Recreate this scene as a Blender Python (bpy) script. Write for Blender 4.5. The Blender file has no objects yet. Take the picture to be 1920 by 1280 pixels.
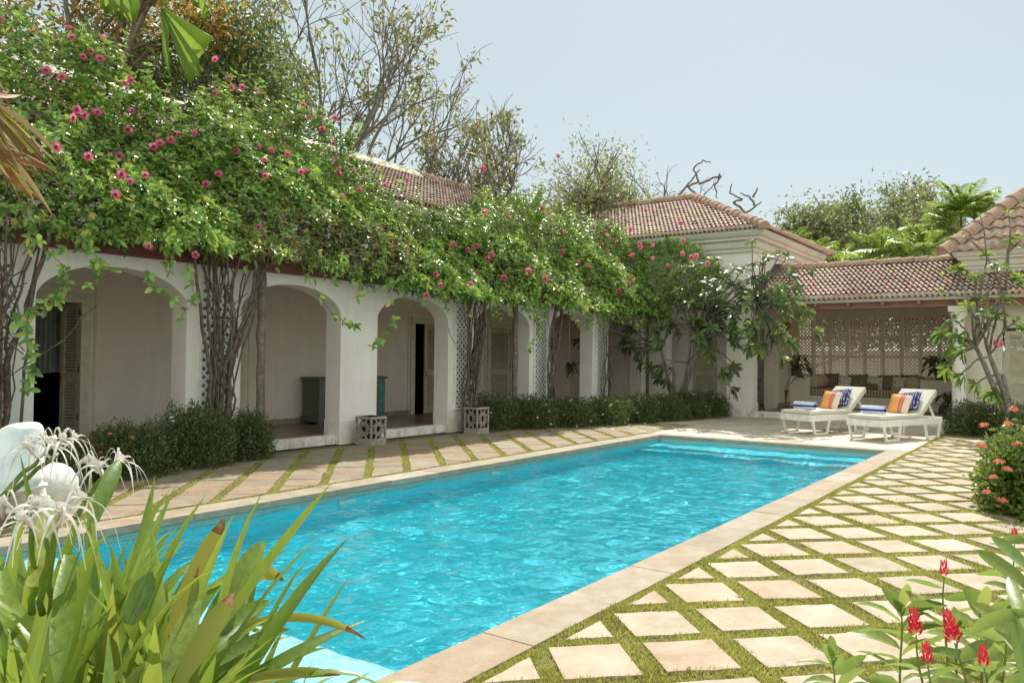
import bpy, math, random
import numpy as np
from mathutils import Vector, Matrix
random.seed(7); rng=np.random.default_rng(11)
R=math.radians
sc=bpy.context.scene
# ------------------------------------------------------------------ camera, sky, sun, exposure
F,YAW,PITCH,ROLL,CH=1471.,.626228,.0213081,.00942122,1.7
cp,sp,cr,sr=math.cos(PITCH),math.sin(PITCH),math.cos(ROLL),math.sin(ROLL)
RC=np.array([[cr,-sr,0],[sr,cr,0],[0,0,1]])@np.array([[1,0,0],[0,cp,sp],[0,-sp,cp]])@np.array([[math.sin(YAW),-math.cos(YAW),0],[0,0,-1],[math.cos(YAW),math.sin(YAW),0]])
cam=bpy.data.objects.new('camera',bpy.data.cameras.new('camera')); sc.collection.objects.link(cam); sc.camera=cam
cam.data.sensor_width=36; cam.data.lens=F/1920*36; cam.data.clip_end=2000; cam.data.clip_start=.05
m4=Matrix.Identity(4)
for i in range(3):
    m4[i][0]=RC[0][i]; m4[i][1]=-RC[1][i]; m4[i][2]=-RC[2][i]
m4[2][3]=CH; cam.matrix_world=m4
SUN_EL,SUN_AZ=R(50),R(19)      # azimuth from +x towards +y
w=bpy.data.worlds.new('World'); sc.world=w; w.use_nodes=True
nt=w.node_tree; bg=nt.nodes['Background']; sky=nt.nodes.new('ShaderNodeTexSky'); sky.sky_type='NISHITA'; sky.sun_disc=False
sky.sun_elevation=SUN_EL; sky.sun_rotation=R(90)-SUN_AZ; sky.air_density=1.0; sky.dust_density=.8; sky.ozone_density=1.2
bg.inputs[1].default_value=.057
# thin tropical haze: the clear sky mixed with an even pale veil
veil=nt.nodes.new('ShaderNodeMix'); veil.data_type='RGBA'; veil.inputs[0].default_value=.7; veil.inputs[7].default_value=(6.35,7.3,7.0,1)
nt.links.new(sky.outputs[0],veil.inputs[6])
# added fill: sky behind the camera brightened and warmed to lift the shade
tcw=nt.nodes.new('ShaderNodeTexCoord'); dt=nt.nodes.new('ShaderNodeVectorMath'); dt.operation='DOT_PRODUCT'; dt.inputs[1].default_value=(-.8,-.5,.3); nt.links.new(tcw.outputs['Generated'],dt.inputs[0])
vr=nt.nodes.new('ShaderNodeValToRGB'); nt.links.new(dt.outputs['Value'],vr.inputs[0]); vr.color_ramp.elements[0].position=.0; vr.color_ramp.elements[0].color=(1,1,1,1); vr.color_ramp.elements[1].position=.75; vr.color_ramp.elements[1].color=(1,.93,.8,1)
mrw=nt.nodes.new('ShaderNodeMapRange'); nt.links.new(dt.outputs['Value'],mrw.inputs[0]); mrw.inputs[1].default_value=0; mrw.inputs[2].default_value=.75; mrw.inputs[3].default_value=1; mrw.inputs[4].default_value=2.15
vm=nt.nodes.new('ShaderNodeVectorMath'); vm.operation='SCALE'; nt.links.new(vr.outputs[0],vm.inputs[0]); nt.links.new(mrw.outputs[0],vm.inputs['Scale'])
vv=nt.nodes.new('ShaderNodeVectorMath'); vv.operation='MULTIPLY'; nt.links.new(veil.outputs[2],vv.inputs[0]); nt.links.new(vm.outputs[0],vv.inputs[1]); nt.links.new(vv.outputs[0],bg.inputs[0])
sl=bpy.data.lights.new('sun','SUN'); sl.energy=3.05; sl.angle=R(.5); sl.color=(1,.95,.86)
so=bpy.data.objects.new('sun',sl); sc.collection.objects.link(so)
sd=Vector((math.cos(SUN_EL)*math.cos(SUN_AZ),math.cos(SUN_EL)*math.sin(SUN_AZ),math.sin(SUN_EL)))
so.rotation_euler=sd.to_track_quat('Z','Y').to_euler(); so.location=(10,0,30)
sc.view_settings.view_transform='Standard'; sc.view_settings.look='None'; sc.view_settings.gamma=1; sc.view_settings.exposure=.98
sc.cycles.max_bounces=10; sc.cycles.transparent_max_bounces=12; sc.cycles.diffuse_bounces=7

def ray(px,py):
    return np.array([(px-960)/F,(py-640)/F,1.0])@RC
def atX(px,py,X):
    d=ray(px,py); return d*(X/d[0])+np.array([0,0,CH])
def atY(px,py,Y):
    d=ray(px,py); return d*(Y/d[1])+np.array([0,0,CH])
def atZ(px,py,Z=0):
    d=ray(px,py); return d*((Z-CH)/d[2])+np.array([0,0,CH])
def atD(px,py,D):
    d=ray(px,py); return d*(D/math.hypot(d[0],d[1]))+np.array([0,0,CH])

# ------------------------------------------------------------------ helpers
def tag(o,label=None,cat=None,group=None,kind=None):
    if label: o['label']=label
    if cat: o['category']=cat
    if group: o['group']=group
    if kind: o['kind']=kind
    return o
def empty(name,loc=(0,0,0),rz=0,label=None,cat=None,group=None):
    o=bpy.data.objects.new(name,None); sc.collection.objects.link(o); o.location=loc; o.rotation_euler=(0,0,rz); o.empty_display_size=.1
    return tag(o,label,cat,group)
def link(name,me,parent=None):
    o=bpy.data.objects.new(name,me); sc.collection.objects.link(o)
    if parent is not None: o.parent=parent
    return o
def copy_tree(o,parent=None,top=True):
    c=o.copy(); sc.collection.objects.link(c)
    if parent is not None: c.parent=parent
    for ch in list(o.children): copy_tree(ch,c,False)
    return c
class MB:
    def __init__(s): s.v=[]; s.f=[]; s.m=[]; s.mi=0; s.sm=[]
    def add(s,vs,fs,smooth=False):
        b=len(s.v); s.v+= [tuple(map(float,p)) for p in vs]
        for f in fs: s.f.append([b+i for i in f]); s.m.append(s.mi); s.sm.append(smooth)
        return s
    def box(s,x0,x1,y0,y1,z0,z1,M=None):
        vs=[(x,y,z) for z in (z0,z1) for y in (y0,y1) for x in (x0,x1)]
        if M is not None: vs=[tuple(M@Vector(p)) for p in vs]
        return s.add(vs,[(0,2,3,1),(4,5,7,6),(0,1,5,4),(2,6,7,3),(0,4,6,2),(1,3,7,5)])
    def bar(s,a,b,w,h=None,up=(0,0,1)):
        a=np.array(a,float); b=np.array(b,float); h=h or w
        d=b-a; d/=np.linalg.norm(d)+1e-9; x=np.cross(d,up)
        if np.linalg.norm(x)<1e-4: x=np.cross(d,(1,0,0))
        x/=np.linalg.norm(x); y=np.cross(x,d)
        vs=[p+x*i*w/2+y*j*h/2 for p in (a,b) for i,j in ((-1,-1),(1,-1),(1,1),(-1,1))]
        return s.add(vs,[(0,3,2,1),(4,5,6,7),(0,1,5,4),(1,2,6,5),(2,3,7,6),(3,0,4,7)])
    def tube(s,pts,rad,n=6,cap=True):
        pts=[np.array(p,float) for p in pts]; k=len(pts)
        if not hasattr(rad,'__len__'): rad=[rad]*k
        vs=[];prev=None
        for i,p in enumerate(pts):
            d=pts[min(i+1,k-1)]-pts[max(i-1,0)]; d=d/(np.linalg.norm(d)+1e-9)
            if prev is None:
                prev=np.cross(d,(0,0,1)) if abs(d[2])<.9 else np.cross(d,(1,0,0))
            x=prev-d*np.dot(prev,d); x/=np.linalg.norm(x)+1e-9; prev=x; y=np.cross(d,x)
            for j in range(n):
                a=2*math.pi*j/n; vs.append(p+(x*math.cos(a)+y*math.sin(a))*rad[i])
        fs=[(i*n+j,i*n+(j+1)%n,(i+1)*n+(j+1)%n,(i+1)*n+j) for i in range(k-1) for j in range(n)]
        if cap and n>3: fs+=[tuple(range(n))[::-1],tuple((k-1)*n+j for j in range(n))]
        return s.add(vs,fs,True)
    def lathe(s,prof,n=24,c=(0,0,0),smooth=True):
        vs=[(c[0]+r*math.cos(2*math.pi*j/n),c[1]+r*math.sin(2*math.pi*j/n),c[2]+z) for r,z in prof for j in range(n)]
        k=len(prof); fs=[(i*n+j,i*n+(j+1)%n,(i+1)*n+(j+1)%n,(i+1)*n+j) for i in range(k-1) for j in range(n)]
        return s.add(vs,fs+[tuple(range(n))[::-1],tuple((k-1)*n+j for j in range(n))],smooth)
    def prism(s,poly,f0,f1):
        n=len(poly); vs=[f0(p) for p in poly]+[f1(p) for p in poly]
        return s.add(vs,[tuple(range(n)),tuple(range(2*n-1,n-1,-1))]+[(i,n+i,n+(i+1)%n,(i+1)%n) for i in range(n)])
    def build(s,name,mats,parent=None,bev=0,autosm=False):
        me=bpy.data.meshes.new(name); me.from_pydata(s.v,[],s.f)
        for m in (mats if isinstance(mats,(list,tuple)) else [mats]): me.materials.append(m)
        me.polygons.foreach_set('material_index',s.m); me.polygons.foreach_set('use_smooth',s.sm); me.update()
        o=link(name,me,parent)
        if bev:
            b=o.modifiers.new('b','BEVEL'); b.width=bev; b.segments=2; b.limit_method='ANGLE'; b.angle_limit=R(50)
        return o
def np_mesh(name,V,Fq,mats,parent=None,smooth=False,mi=None):
    """V (n,3), Fq (m,k) polygons of one size or list of such arrays"""
    if not isinstance(Fq,list): Fq=[Fq]
    me=bpy.data.meshes.new(name); me.vertices.add(len(V)); me.vertices.foreach_set('co',np.asarray(V,np.float32).ravel())
    idx=np.concatenate([f.ravel() for f in Fq]); tot=np.concatenate([np.full(len(f),f.shape[1]) for f in Fq])
    me.loops.add(len(idx)); me.loops.foreach_set('vertex_index',idx.astype(np.int32))
    me.polygons.add(len(tot)); st=np.concatenate([[0],np.cumsum(tot)[:-1]])
    me.polygons.foreach_set('loop_start',st.astype(np.int32)); me.polygons.foreach_set('loop_total',tot.astype(np.int32))
    for m in (mats if isinstance(mats,(list,tuple)) else [mats]): me.materials.append(m)
    if mi is not None: me.polygons.foreach_set('material_index',mi.astype(np.int32))
    if smooth: me.polygons.foreach_set('use_smooth',np.ones(len(tot),bool))
    me.update(calc_edges=True); me.validate()
    return link(name,me,parent)

# ------------------------------------------------------------------ materials
def newmat(name):
    m=bpy.data.materials.new(name); m.use_nodes=True; t=m.node_tree; return m,t,t.nodes['Principled BSDF']
def N(t,typ,**kw):
    n=t.nodes.new(typ)
    for k,v in kw.items():
        if k.startswith('i_'):
            key=k[2:].replace('_',' '); n.inputs[key].default_value=v
        else: setattr(n,k,v)
    return n
def ramp(t,src,stops,interp='LINEAR'):
    r=t.nodes.new('ShaderNodeValToRGB'); t.links.new(src,r.inputs[0]); r.color_ramp.interpolation=interp
    e=r.color_ramp.elements
    while len(e)<len(stops): e.new(.5)
    for i,(p,c) in enumerate(stops): e[i].position=p; e[i].color=(*c,1) if len(c)==3 else c
    return r.outputs[0]
def coords(t,kind='Object',scale=(1,1,1),rot=(0,0,0)):
    c=t.nodes.new('ShaderNodeTexCoord'); mp=t.nodes.new('ShaderNodeMapping'); mp.inputs['Scale'].default_value=scale; mp.inputs['Rotation'].default_value=rot
    t.links.new(c.outputs[kind],mp.inputs[0]); return mp.outputs[0]
def mix(t,a,b,fac,mode='MIX'):
    n=t.nodes.new('ShaderNodeMix'); n.data_type='RGBA'; n.blend_type=mode
    for i,v in ((0,fac),(6,a),(7,b)):
        if hasattr(v,'links') : t.links.new(v,n.inputs[i])
        else: n.inputs[i].default_value=v if i==0 else (*v,1)
    return n.outputs[2]
def bump(t,b,src,strength=.3,dist=.02):
    n=t.nodes.new('ShaderNodeBump'); n.inputs['Strength'].default_value=strength; n.inputs['Distance'].default_value=dist
    t.links.new(src,n.inputs['Height']); t.links.new(n.outputs[0],b.inputs['Normal'])
def noise_mat(name,c1,c2,scale=3,rough=.8,bmp=.2,bscale=40,detail=6,c3=None,spec=.3,dist=.01):
    m,t,b=newmat(name); co=coords(t)
    n=N(t,'ShaderNodeTexNoise',i_Scale=scale,i_Detail=detail,i_Roughness=.6); t.links.new(co,n.inputs['Vector'])
    st=[(.35,c1),(.65,c2)]
    if c3: st=[(.3,c1),(.5,c2),(.72,c3)]
    t.links.new(ramp(t,n.outputs[0],st),b.inputs['Base Color']); b.inputs['Roughness'].default_value=rough; b.inputs['Specular IOR Level'].default_value=spec
    if bmp:
        n2=N(t,'ShaderNodeTexNoise',i_Scale=bscale,i_Detail=5); t.links.new(co,n2.inputs['Vector']); bump(t,b,n2.outputs[0],bmp,dist)
    return m
def plaster(name,col,stain=(.36,.27,.2),sz=.55,amt=.55):
    m,t,b=newmat(name); co=coords(t)
    n=N(t,'ShaderNodeTexNoise',i_Scale=1.3,i_Detail=7,i_Roughness=.65); t.links.new(co,n.inputs['Vector'])
    base=ramp(t,n.outputs[0],[(.3,tuple(c*.9 for c in col)),(.6,col)])
    # damp rising from the ground: patchy dirt near the foot of the wall
    sx=t.nodes.new('ShaderNodeSeparateXYZ'); t.links.new(co,sx.inputs[0])
    n2=N(t,'ShaderNodeTexNoise',i_Scale=5,i_Detail=6,i_Roughness=.7); t.links.new(coords(t,scale=(1,1,.5)),n2.inputs['Vector'])
    mr=N(t,'ShaderNodeMapRange'); t.links.new(sx.outputs[2],mr.inputs[0]); mr.inputs[1].default_value=0; mr.inputs[2].default_value=sz; mr.inputs[3].default_value=1; mr.inputs[4].default_value=0
    n4=N(t,'ShaderNodeTexNoise',i_Scale=2.2,i_Detail=6,i_Roughness=.7); t.links.new(coords(t,scale=(3,3,.22)),n4.inputs['Vector']); base=mix(t,base,ramp(t,n4.outputs[0],[(.3,(.93,.92,.9)),(.5,(1,1,1))]),1,'MULTIPLY')
    mul=N(t,'ShaderNodeMath',operation='MULTIPLY'); t.links.new(mr.outputs[0],mul.inputs[0]); t.links.new(ramp(t,n2.outputs[0],[(.42,(0,0,0)),(.7,(1,1,1))]),mul.inputs[1])
    mul2=N(t,'ShaderNodeMath',operation='MULTIPLY'); t.links.new(mul.outputs[0],mul2.inputs[0]); mul2.inputs[1].default_value=amt*1.6; mul2.use_clamp=True
    t.links.new(mix(t,base,stain,mul2.outputs[0]),b.inputs['Base Color'])
    b.inputs['Roughness'].default_value=.85; b.inputs['Specular IOR Level'].default_value=.2
    n3=N(t,'ShaderNodeTexNoise',i_Scale=25,i_Detail=6); t.links.new(co,n3.inputs['Vector']); bump(t,b,n3.outputs[0],.25,.01)
    return m
def leaf_mat(name,stops,trans=.4,rough=.42,spec=.5,tcol=None):
    m,t,b=newmat(name); g=t.nodes.new('ShaderNodeNewGeometry')
    col=ramp(t,g.outputs['Random Per Island'],stops)
    n=N(t,'ShaderNodeTexNoise',i_Scale=1.2,i_Detail=2); t.links.new(coords(t),n.inputs['Vector'])
    hs=t.nodes.new('ShaderNodeHueSaturation'); t.links.new(col,hs.inputs['Color'])
    mr=N(t,'ShaderNodeMapRange'); t.links.new(n.outputs[0],mr.inputs[0]); mr.inputs[1].default_value=.3; mr.inputs[2].default_value=.7; mr.inputs[3].default_value=.8; mr.inputs[4].default_value=1.2
    t.links.new(mr.outputs[0],hs.inputs['Value']); col=hs.outputs[0]
    t.links.new(col,b.inputs['Base Color']); b.inputs['Roughness'].default_value=rough; b.inputs['Specular IOR Level'].default_value=spec
    tr=t.nodes.new('ShaderNodeBsdfTranslucent'); t.links.new(mix(t,col,tcol or (1.0,1.0,.25),1.0,'MULTIPLY') if True else col,tr.inputs[0])
    gm=t.nodes.new('ShaderNodeGamma'); gm.inputs[1].default_value=.62; t.links.new(mix(t,col,tcol or (1,1,.3),1.0,'MULTIPLY'),gm.inputs[0]); t.links.new(gm.outputs[0],tr.inputs[0])
    mx=t.nodes.new('ShaderNodeMixShader'); mx.inputs[0].default_value=trans; t.links.new(b.outputs[0],mx.inputs[1]); t.links.new(tr.outputs[0],mx.inputs[2])
    t.links.new(mx.outputs[0],t.nodes['Material Output'].inputs[0]); return m
def plain(name,c,rough=.5,metal=0,spec=.4,var=.12,scale=8):
    m=noise_mat(name,tuple(x*(1-var) for x in c),tuple(min(1,x*(1+var)) for x in c),scale,rough,.08,60,spec=spec)
    m.node_tree.nodes['Principled BSDF'].inputs['Metallic'].default_value=metal; return m
M={}
M['wall']=plaster('wall_plaster',(.87,.8,.765))
M['wall_in']=plaster('inner_plaster',(.8,.69,.61),amt=.2)
M['trim']=plaster('cream_trim',(.72,.7,.62),amt=.1)
M['pav_wall']=plaster('pavilion_plaster',(.76,.68,.57),amt=.15)
M['maroon']=noise_mat('maroon_beam',(.16,.045,.035),(.22,.07,.055),6,.6,.2,40)
M['pinkbeam']=noise_mat('faded_pink_beam',(.34,.17,.15),(.42,.23,.2),5,.7,.15,40)
M['cream_ridge']=noise_mat('cream_mortar',(.66,.61,.44),(.78,.74,.58),4,.9,.3,20,c3=(.6,.52,.3))
M['white']=plain('white_paint',(.8,.78,.73),.45)
M['offwhite']=plain('cream_paint',(.62,.57,.45),.5)
M['louvre']=plain('cream_louvre',(.5,.45,.33),.5)
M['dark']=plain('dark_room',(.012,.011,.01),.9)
M['stone_lamp']=noise_mat('weathered_stone',(.22,.19,.155),(.4,.35,.29),9,.9,.4,50,c3=(.15,.12,.1))
M['wood']=noise_mat('old_wood',(.12,.09,.07),(.24,.19,.15),14,.85,.5,50)
M['vinewood']=noise_mat('vine_bark',(.075,.055,.04),(.2,.155,.12),12,.9,.5,60)
M['bark']=noise_mat('tree_bark',(.11,.085,.065),(.25,.2,.16),6,.9,.5,40)
M['greybark']=noise_mat('grey_bark',(.13,.11,.09),(.26,.23,.2),8,.85,.4,40)
M['brass']=plain('brass',(.45,.3,.1),.35,.9)
def tile_roof_mat(name,c1,c2,c3):
    m,t,b=newmat(name); co=coords(t)
    g=t.nodes.new('ShaderNodeNewGeometry')
    n=N(t,'ShaderNodeTexNoise',i_Scale=1.1,i_Detail=8,i_Roughness=.7); t.links.new(co,n.inputs['Vector'])
    n2=N(t,'ShaderNodeTexVoronoi',i_Scale=4.2); t.links.new(coords(t,scale=(1.5,1.5,1.0)),n2.inputs['Vector'])
    a=ramp(t,n.outputs[0],[(.3,c1),(.5,c2),(.72,c3)])
    n5=N(t,'ShaderNodeTexNoise',i_Scale=7,i_Detail=4,i_Roughness=.8); t.links.new(co,n5.inputs['Vector']); a=mix(t,a,n2.outputs['Color'],.25,'SOFT_LIGHT'); a=mix(t,a,ramp(t,n5.outputs[0],[(.34,(.55,.52,.48)),(.5,(1,1,1)),(.68,(1.1,1.04,1.0))]),1,'MULTIPLY')
    t.links.new(a,b.inputs['Base Color']); b.inputs['Roughness'].default_value=.85; b.inputs['Specular IOR Level'].default_value=.25
    n3=N(t,'ShaderNodeTexNoise',i_Scale=30,i_Detail=5); t.links.new(co,n3.inputs['Vector']); bump(t,b,n3.outputs[0],.35,.015)
    return m
M['tile']=tile_roof_mat('clay_tile',(.36,.25,.2),(.55,.4,.33),(.64,.5,.42))
M['tiledark']=tile_roof_mat('dark_clay_tile',(.24,.175,.145),(.38,.28,.23),(.5,.39,.32))
M['ridge']=noise_mat('clay_ridge',(.26,.155,.115),(.44,.29,.22),5,.9,.5,25,c3=(.36,.27,.22))
def brick_mat(name,c1,c2,cm,scale,bw,rh,mortar=.01,rough=.6,rot=(0,0,0),noise=.25,bmp=.1,off=.5,spec=.4):
    m,t,b=newmat(name); co=coords(t,rot=rot)
    br=N(t,'ShaderNodeTexBrick',i_Scale=scale); br.inputs['Brick Width'].default_value=bw; br.inputs['Row Height'].default_value=rh; br.inputs['Mortar Size'].default_value=mortar; br.offset=off
    br.inputs['Color1'].default_value=(*c1,1); br.inputs['Color2'].default_value=(*c2,1); br.inputs['Mortar'].default_value=(*cm,1); t.links.new(co,br.inputs['Vector'])
    n=N(t,'ShaderNodeTexNoise',i_Scale=2.5,i_Detail=8,i_Roughness=.7); t.links.new(co,n.inputs['Vector'])
    g=ramp(t,n.outputs[0],[(.3,(.62,.6,.57)),(.65,(1.1,1.1,1.1))])
    t.links.new(mix(t,br.outputs[0],g,noise*2.5 if noise<.4 else 1,'MULTIPLY'),b.inputs['Base Color']); b.inputs['Roughness'].default_value=rough; b.inputs['Specular IOR Level'].default_value=spec
    inv=N(t,'ShaderNodeMath',operation='SUBTRACT'); inv.inputs[0].default_value=1; t.links.new(br.outputs['Fac'],inv.inputs[1])
    bump(t,b,inv.outputs[0],bmp,.01); return m
M['deck']=brick_mat('deck_slabs',(.62,.53,.43),(.54,.45,.36),(.3,.25,.19),1,.9,.6,.008,.7,(0,0,0),.2,.2)
M['coping']=None
M['floor']=brick_mat('veranda_tile',(.25,.16,.105),(.21,.13,.085),(.33,.25,.18),1,.3,.3,.006,.35,(0,0,R(45)),.2,.1,0)
M['skirt']=brick_mat('skirting_tile',(.34,.27,.2),(.3,.24,.18),(.5,.44,.36),1,.35,3,.006,.5,(0,0,0),.1,.05,0)
def slab_mat(nm='paving_stone',k=1.0,wm=1.0):
    m,t,b=newmat(nm); co=coords(t); g=t.nodes.new('ShaderNodeNewGeometry')
    c=ramp(t,g.outputs['Random Per Island'],[(0,(.5,.43,.34)),(.4,(.58,.5,.4)),(.7,(.56,.43,.32)),(1,(.62,.56,.47))])
    n=N(t,'ShaderNodeTexNoise',i_Scale=3,i_Detail=9,i_Roughness=.7); t.links.new(co,n.inputs['Vector'])
    n2=N(t,'ShaderNodeTexNoise',i_Scale=60,i_Detail=6,i_Roughness=.7); t.links.new(co,n2.inputs['Vector'])
    c=mix(t,c,ramp(t,n.outputs[0],[(.35,(.8*k,.74*k*wm,.66*k*wm*wm)),(.62,(1.05*k,1.05*k*wm,1.05*k*wm*wm))]),1,'MULTIPLY')
    c=mix(t,c,ramp(t,n2.outputs[0],[(.3,(.8,.78,.74)),(.55,(1.0,1.0,1.0))]),.6,'MULTIPLY')
    t.links.new(c,b.inputs['Base Color']); b.inputs['Roughness'].default_value=.8; b.inputs['Specular IOR Level'].default_value=.25
    bump(t,b,n2.outputs[0],.35,.006); return m
M['slab']=slab_mat(k=.84); M['coping']=slab_mat('coping_stone',.7); M['slab_old_shaded']=slab_mat('old_paving_stone_shaded',.56,.95)  # villa side stones darker: weathering plus shade put into the colour
M['soil']=noise_mat('soil',(.1,.085,.045),(.2,.17,.09),14,.95,.6,60,c3=(.13,.15,.05))
M['ground']=noise_mat('dry_ground',(.2,.17,.1),(.3,.26,.18),.4,.95,.3,6,c3=(.12,.14,.06))
def mosaic(name,c1,c2,cm,scale=1,rough=.35):
    m,t,b=newmat(name); co=coords(t)
    # 2.5 cm glass mosaic in world space on any face: two brick fields chosen by the normal
    outs=[]
    for rot in ((0,0,0),(R(90),0,0),(R(90),0,R(90))):
        mp=t.nodes.new('ShaderNodeMapping'); mp.vector_type='POINT'; mp.inputs['Rotation'].default_value=rot; t.links.new(co,mp.inputs[0])
        br=N(t,'ShaderNodeTexBrick',i_Scale=1/scale); br.inputs['Brick Width'].default_value=.03; br.inputs['Row Height'].default_value=.03; br.inputs['Mortar Size'].default_value=.0025; br.offset=0
        br.inputs['Color1'].default_value=(*c1,1); br.inputs['Color2'].default_value=(*c2,1); br.inputs['Mortar'].default_value=(*cm,1); t.links.new(mp.outputs[0],br.inputs['Vector']); outs.append(br.outputs[0])
    g=t.nodes.new('ShaderNodeNewGeometry'); s=t.nodes.new('ShaderNodeSeparateXYZ'); t.links.new(g.outputs['Normal'],s.inputs[0])
    def ab(i):
        a=N(t,'ShaderNodeMath',operation='ABSOLUTE'); t.links.new(s.outputs[i],a.inputs[0]); h=N(t,'ShaderNodeMath',operation='GREATER_THAN'); t.links.new(a.outputs[0],h.inputs[0]); h.inputs[1].default_value=.6; return h.outputs[0]
    c=mix(t,outs[0],outs[1],ab(1)); c=mix(t,c,outs[2],ab(0))
    t.links.new(c,b.inputs['Base Color']); b.inputs['Roughness'].default_value=rough; return m
M['pooltile']=mosaic('pool_mosaic',(.01,.68,.82),(.02,.76,.9),(.16,.84,.92))
M['bandtile']=mosaic('waterline_mosaic',(.13,.3,.29),(.18,.37,.34),(.36,.46,.43))
M['ledgetile']=mosaic('ledge_mosaic',(.5,.74,.78),(.6,.8,.82),(.22,.5,.6))

# ------------------------------------------------------------------ ground, pool, paving
PX0,PX1,PY0,PY1=2.25,16.32,2.97,7.66; CW=.36
def sheet(name,rects,z,mat,kind='structure',skirt=0):
    b=MB()
    for x0,x1,y0,y1 in rects:
        b.add([(x0,y0,z),(x1,y0,z),(x1,y1,z),(x0,y1,z)],[(0,1,2,3)])
    return tag(b.build(name,mat),kind=kind)
G=600
sheet('ground',[(-G,G,-G,PY0-.2),(-G,G,PY1+.2,G),(-G,PX0-.2,PY0-.2,PY1+.2),(PX1+.2,G,PY0-.2,PY1+.2)],-.03,M['ground'])
b=MB(); WZ=-.13; PD=-1.15
b.mi=0
b.add([(PX0,PY0,PD),(PX1,PY0,PD),(PX1,PY1,PD),(PX0,PY1,PD)],[(0,1,2,3)])
for (a,c) in (((PX0,PY0),(PX1,PY0)),((PX1,PY0),(PX1,PY1)),((PX1,PY1),(PX0,PY1)),((PX0,PY1),(PX0,PY0))):
    for mi,z0,z1 in ((0,PD,WZ-.05),(1,WZ-.05,-.02)):
        b.mi=mi; b.add([(*a,z0),(*c,z0),(*c,z1),(*a,z1)],[(3,2,1,0)])
tag(b.build('pool_basin',[M['pooltile'],M['bandtile']]),kind='structure')
b=MB()
b.box(15.55,PX1,PY0,PY1,PD,WZ-.22); b.box(15.1,15.55,PY0,PY1,PD,WZ-.52)
b.mi=1; b.box(15.52,15.62,PY0,PY1,WZ-.222,WZ-.217); b.box(15.07,15.17,PY0,PY1,WZ-.522,WZ-.517)
tag(b.build('pool_steps',[M['pooltile'],M['ledgetile']]),kind='structure')
b=MB(); b.box(2.93,3.37,PY0,PY1,PD,WZ-.03); tag(b.build('pool_ledge',M['ledgetile']),kind='structure')
b=MB(); b.box(PX0,2.93,PY0,PY1,PD,-.75); tag(b.build('plunge_basin',M['pooltile']),kind='structure')
# coping slabs
b=MB(); g=.004
def coping_run(x0,x1,y0,y1,along,n):
    for i in range(n):
        j=random.uniform(-.002,.003)
        if along=='x':
            a=x0+(x1-x0)*i/n; c=x0+(x1-x0)*(i+1)/n; b.box(a+g/2,c-g/2,y0,y1,-.06,.012+j)
        else:
            a=y0+(y1-y0)*i/n; c=y0+(y1-y0)*(i+1)/n; b.box(x0,x1,a+g/2,c-g/2,-.06,.012+j)
coping_run(PX0-.36,PX1+.3,PY0-CW,PY0+.02,'x',15)
coping_run(PX0-.36,PX1+.3,PY1-.02,PY1+CW,'x',15)
coping_run(PX1-.02,PX1+.3,PY0+.024,PY1-.024,'y',4); coping_run(PX0-.36,PX0+.02,PY0+.024,PY1-.024,'y',4)
tag(b.build('pool_coping',M['coping'],bev=.004),kind='structure')
sheet('poolside_deck',[(PX1+.303,23.38,2.612,9.4)],.004,M['deck'])
# soil under the paving gaps
sheet('lawn_soil',[(-3,23.38,-6,PY0-CW-.003),(-3,PX1+.5,PY1+CW+.003,11.55),(PX1+.5,23.38,9.41,11.55),(23.38,24.0,-6,2.3)],-.012,M['soil'])
# paving stones set on the diagonal
def clip(poly,fn):
    out=[]
    for i in range(len(poly)):
        a=poly[i];c=poly[(i+1)%len(poly)];fa=fn(a);fc=fn(c)
        if fa>=0: out.append(a)
        if fa*fc<0: s=fa/(fa-fc); out.append((a[0]+(c[0]-a[0])*s,a[1]+(c[1]-a[1])*s))
    return out
STONES=[]
def stones(cx,cy,i0,i1,j0,j1,region,P=.405,h=.31,asp=(1,1),jit=.012):
    b=MB()
    for j in range(j0,j1):
        for i in range(i0,i1):
            x=cx+2*P*i+P*(j%2); y=cy-P*j
            q=[]
            for k,(a,c) in enumerate(((1,0),(0,-1),(-1,0),(0,1))):
                # corner offsets; asp stretches along the two edge directions
                u=(a+c)/2*asp[0]; v=(a-c)/2*asp[1]
                q.append((x+(u+v)*h+random.uniform(-jit,jit),y+(u-v)*h+random.uniform(-jit,jit)))
            for fn in region: q=clip(q,fn) if len(q)>2 else q
            if len(q)<3: continue
            # slightly uneven hand-cut edges
            qq=[]
            for k in range(len(q)):
                a=q[k];c=q[(k+1)%len(q)]; n=5; ln=math.hypot(c[0]-a[0],c[1]-a[1])
                for s in range(n):
                    f=s/n; jx=0 if s==0 else random.gauss(0,.003)
                    qq.append((a[0]+(c[0]-a[0])*f+jx,a[1]+(c[1]-a[1])*f+jx))
            ar=abs(sum(qq[k][0]*qq[(k+1)%len(qq)][1]-qq[(k+1)%len(qq)][0]*qq[k][1] for k in range(len(qq))))/2
            if ar<.012: continue
            z=random.uniform(.0,.008); STONES.append(q)
            b.prism(qq[::-1],lambda p:(p[0],p[1],z-.03),lambda p:(p[0],p[1],z+.004))
    return b
reg=[lambda p:2.53-p[1],lambda p:(23.2 if p[1]<9 else 0)-p[0],lambda p:p[1]+4.8,lambda p:p[0]+1,lambda p:23.2-p[0]]
tag(stones(4.69,2.22,-8,24,-1,16,reg).build('stone_paving',M['slab'],bev=.003),kind='structure')
reg=[lambda p:p[1]-8.13,lambda p:11.2-p[1],lambda p:19.4-p[0],lambda p:p[0]+1]
tag(stones(4.5,10.9,-6,20,-1,9,reg,P=.405,h=.345,asp=(1.13,.92)).build('villa_paving',M['slab_old_shaded'],bev=.003),kind='structure')
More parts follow.
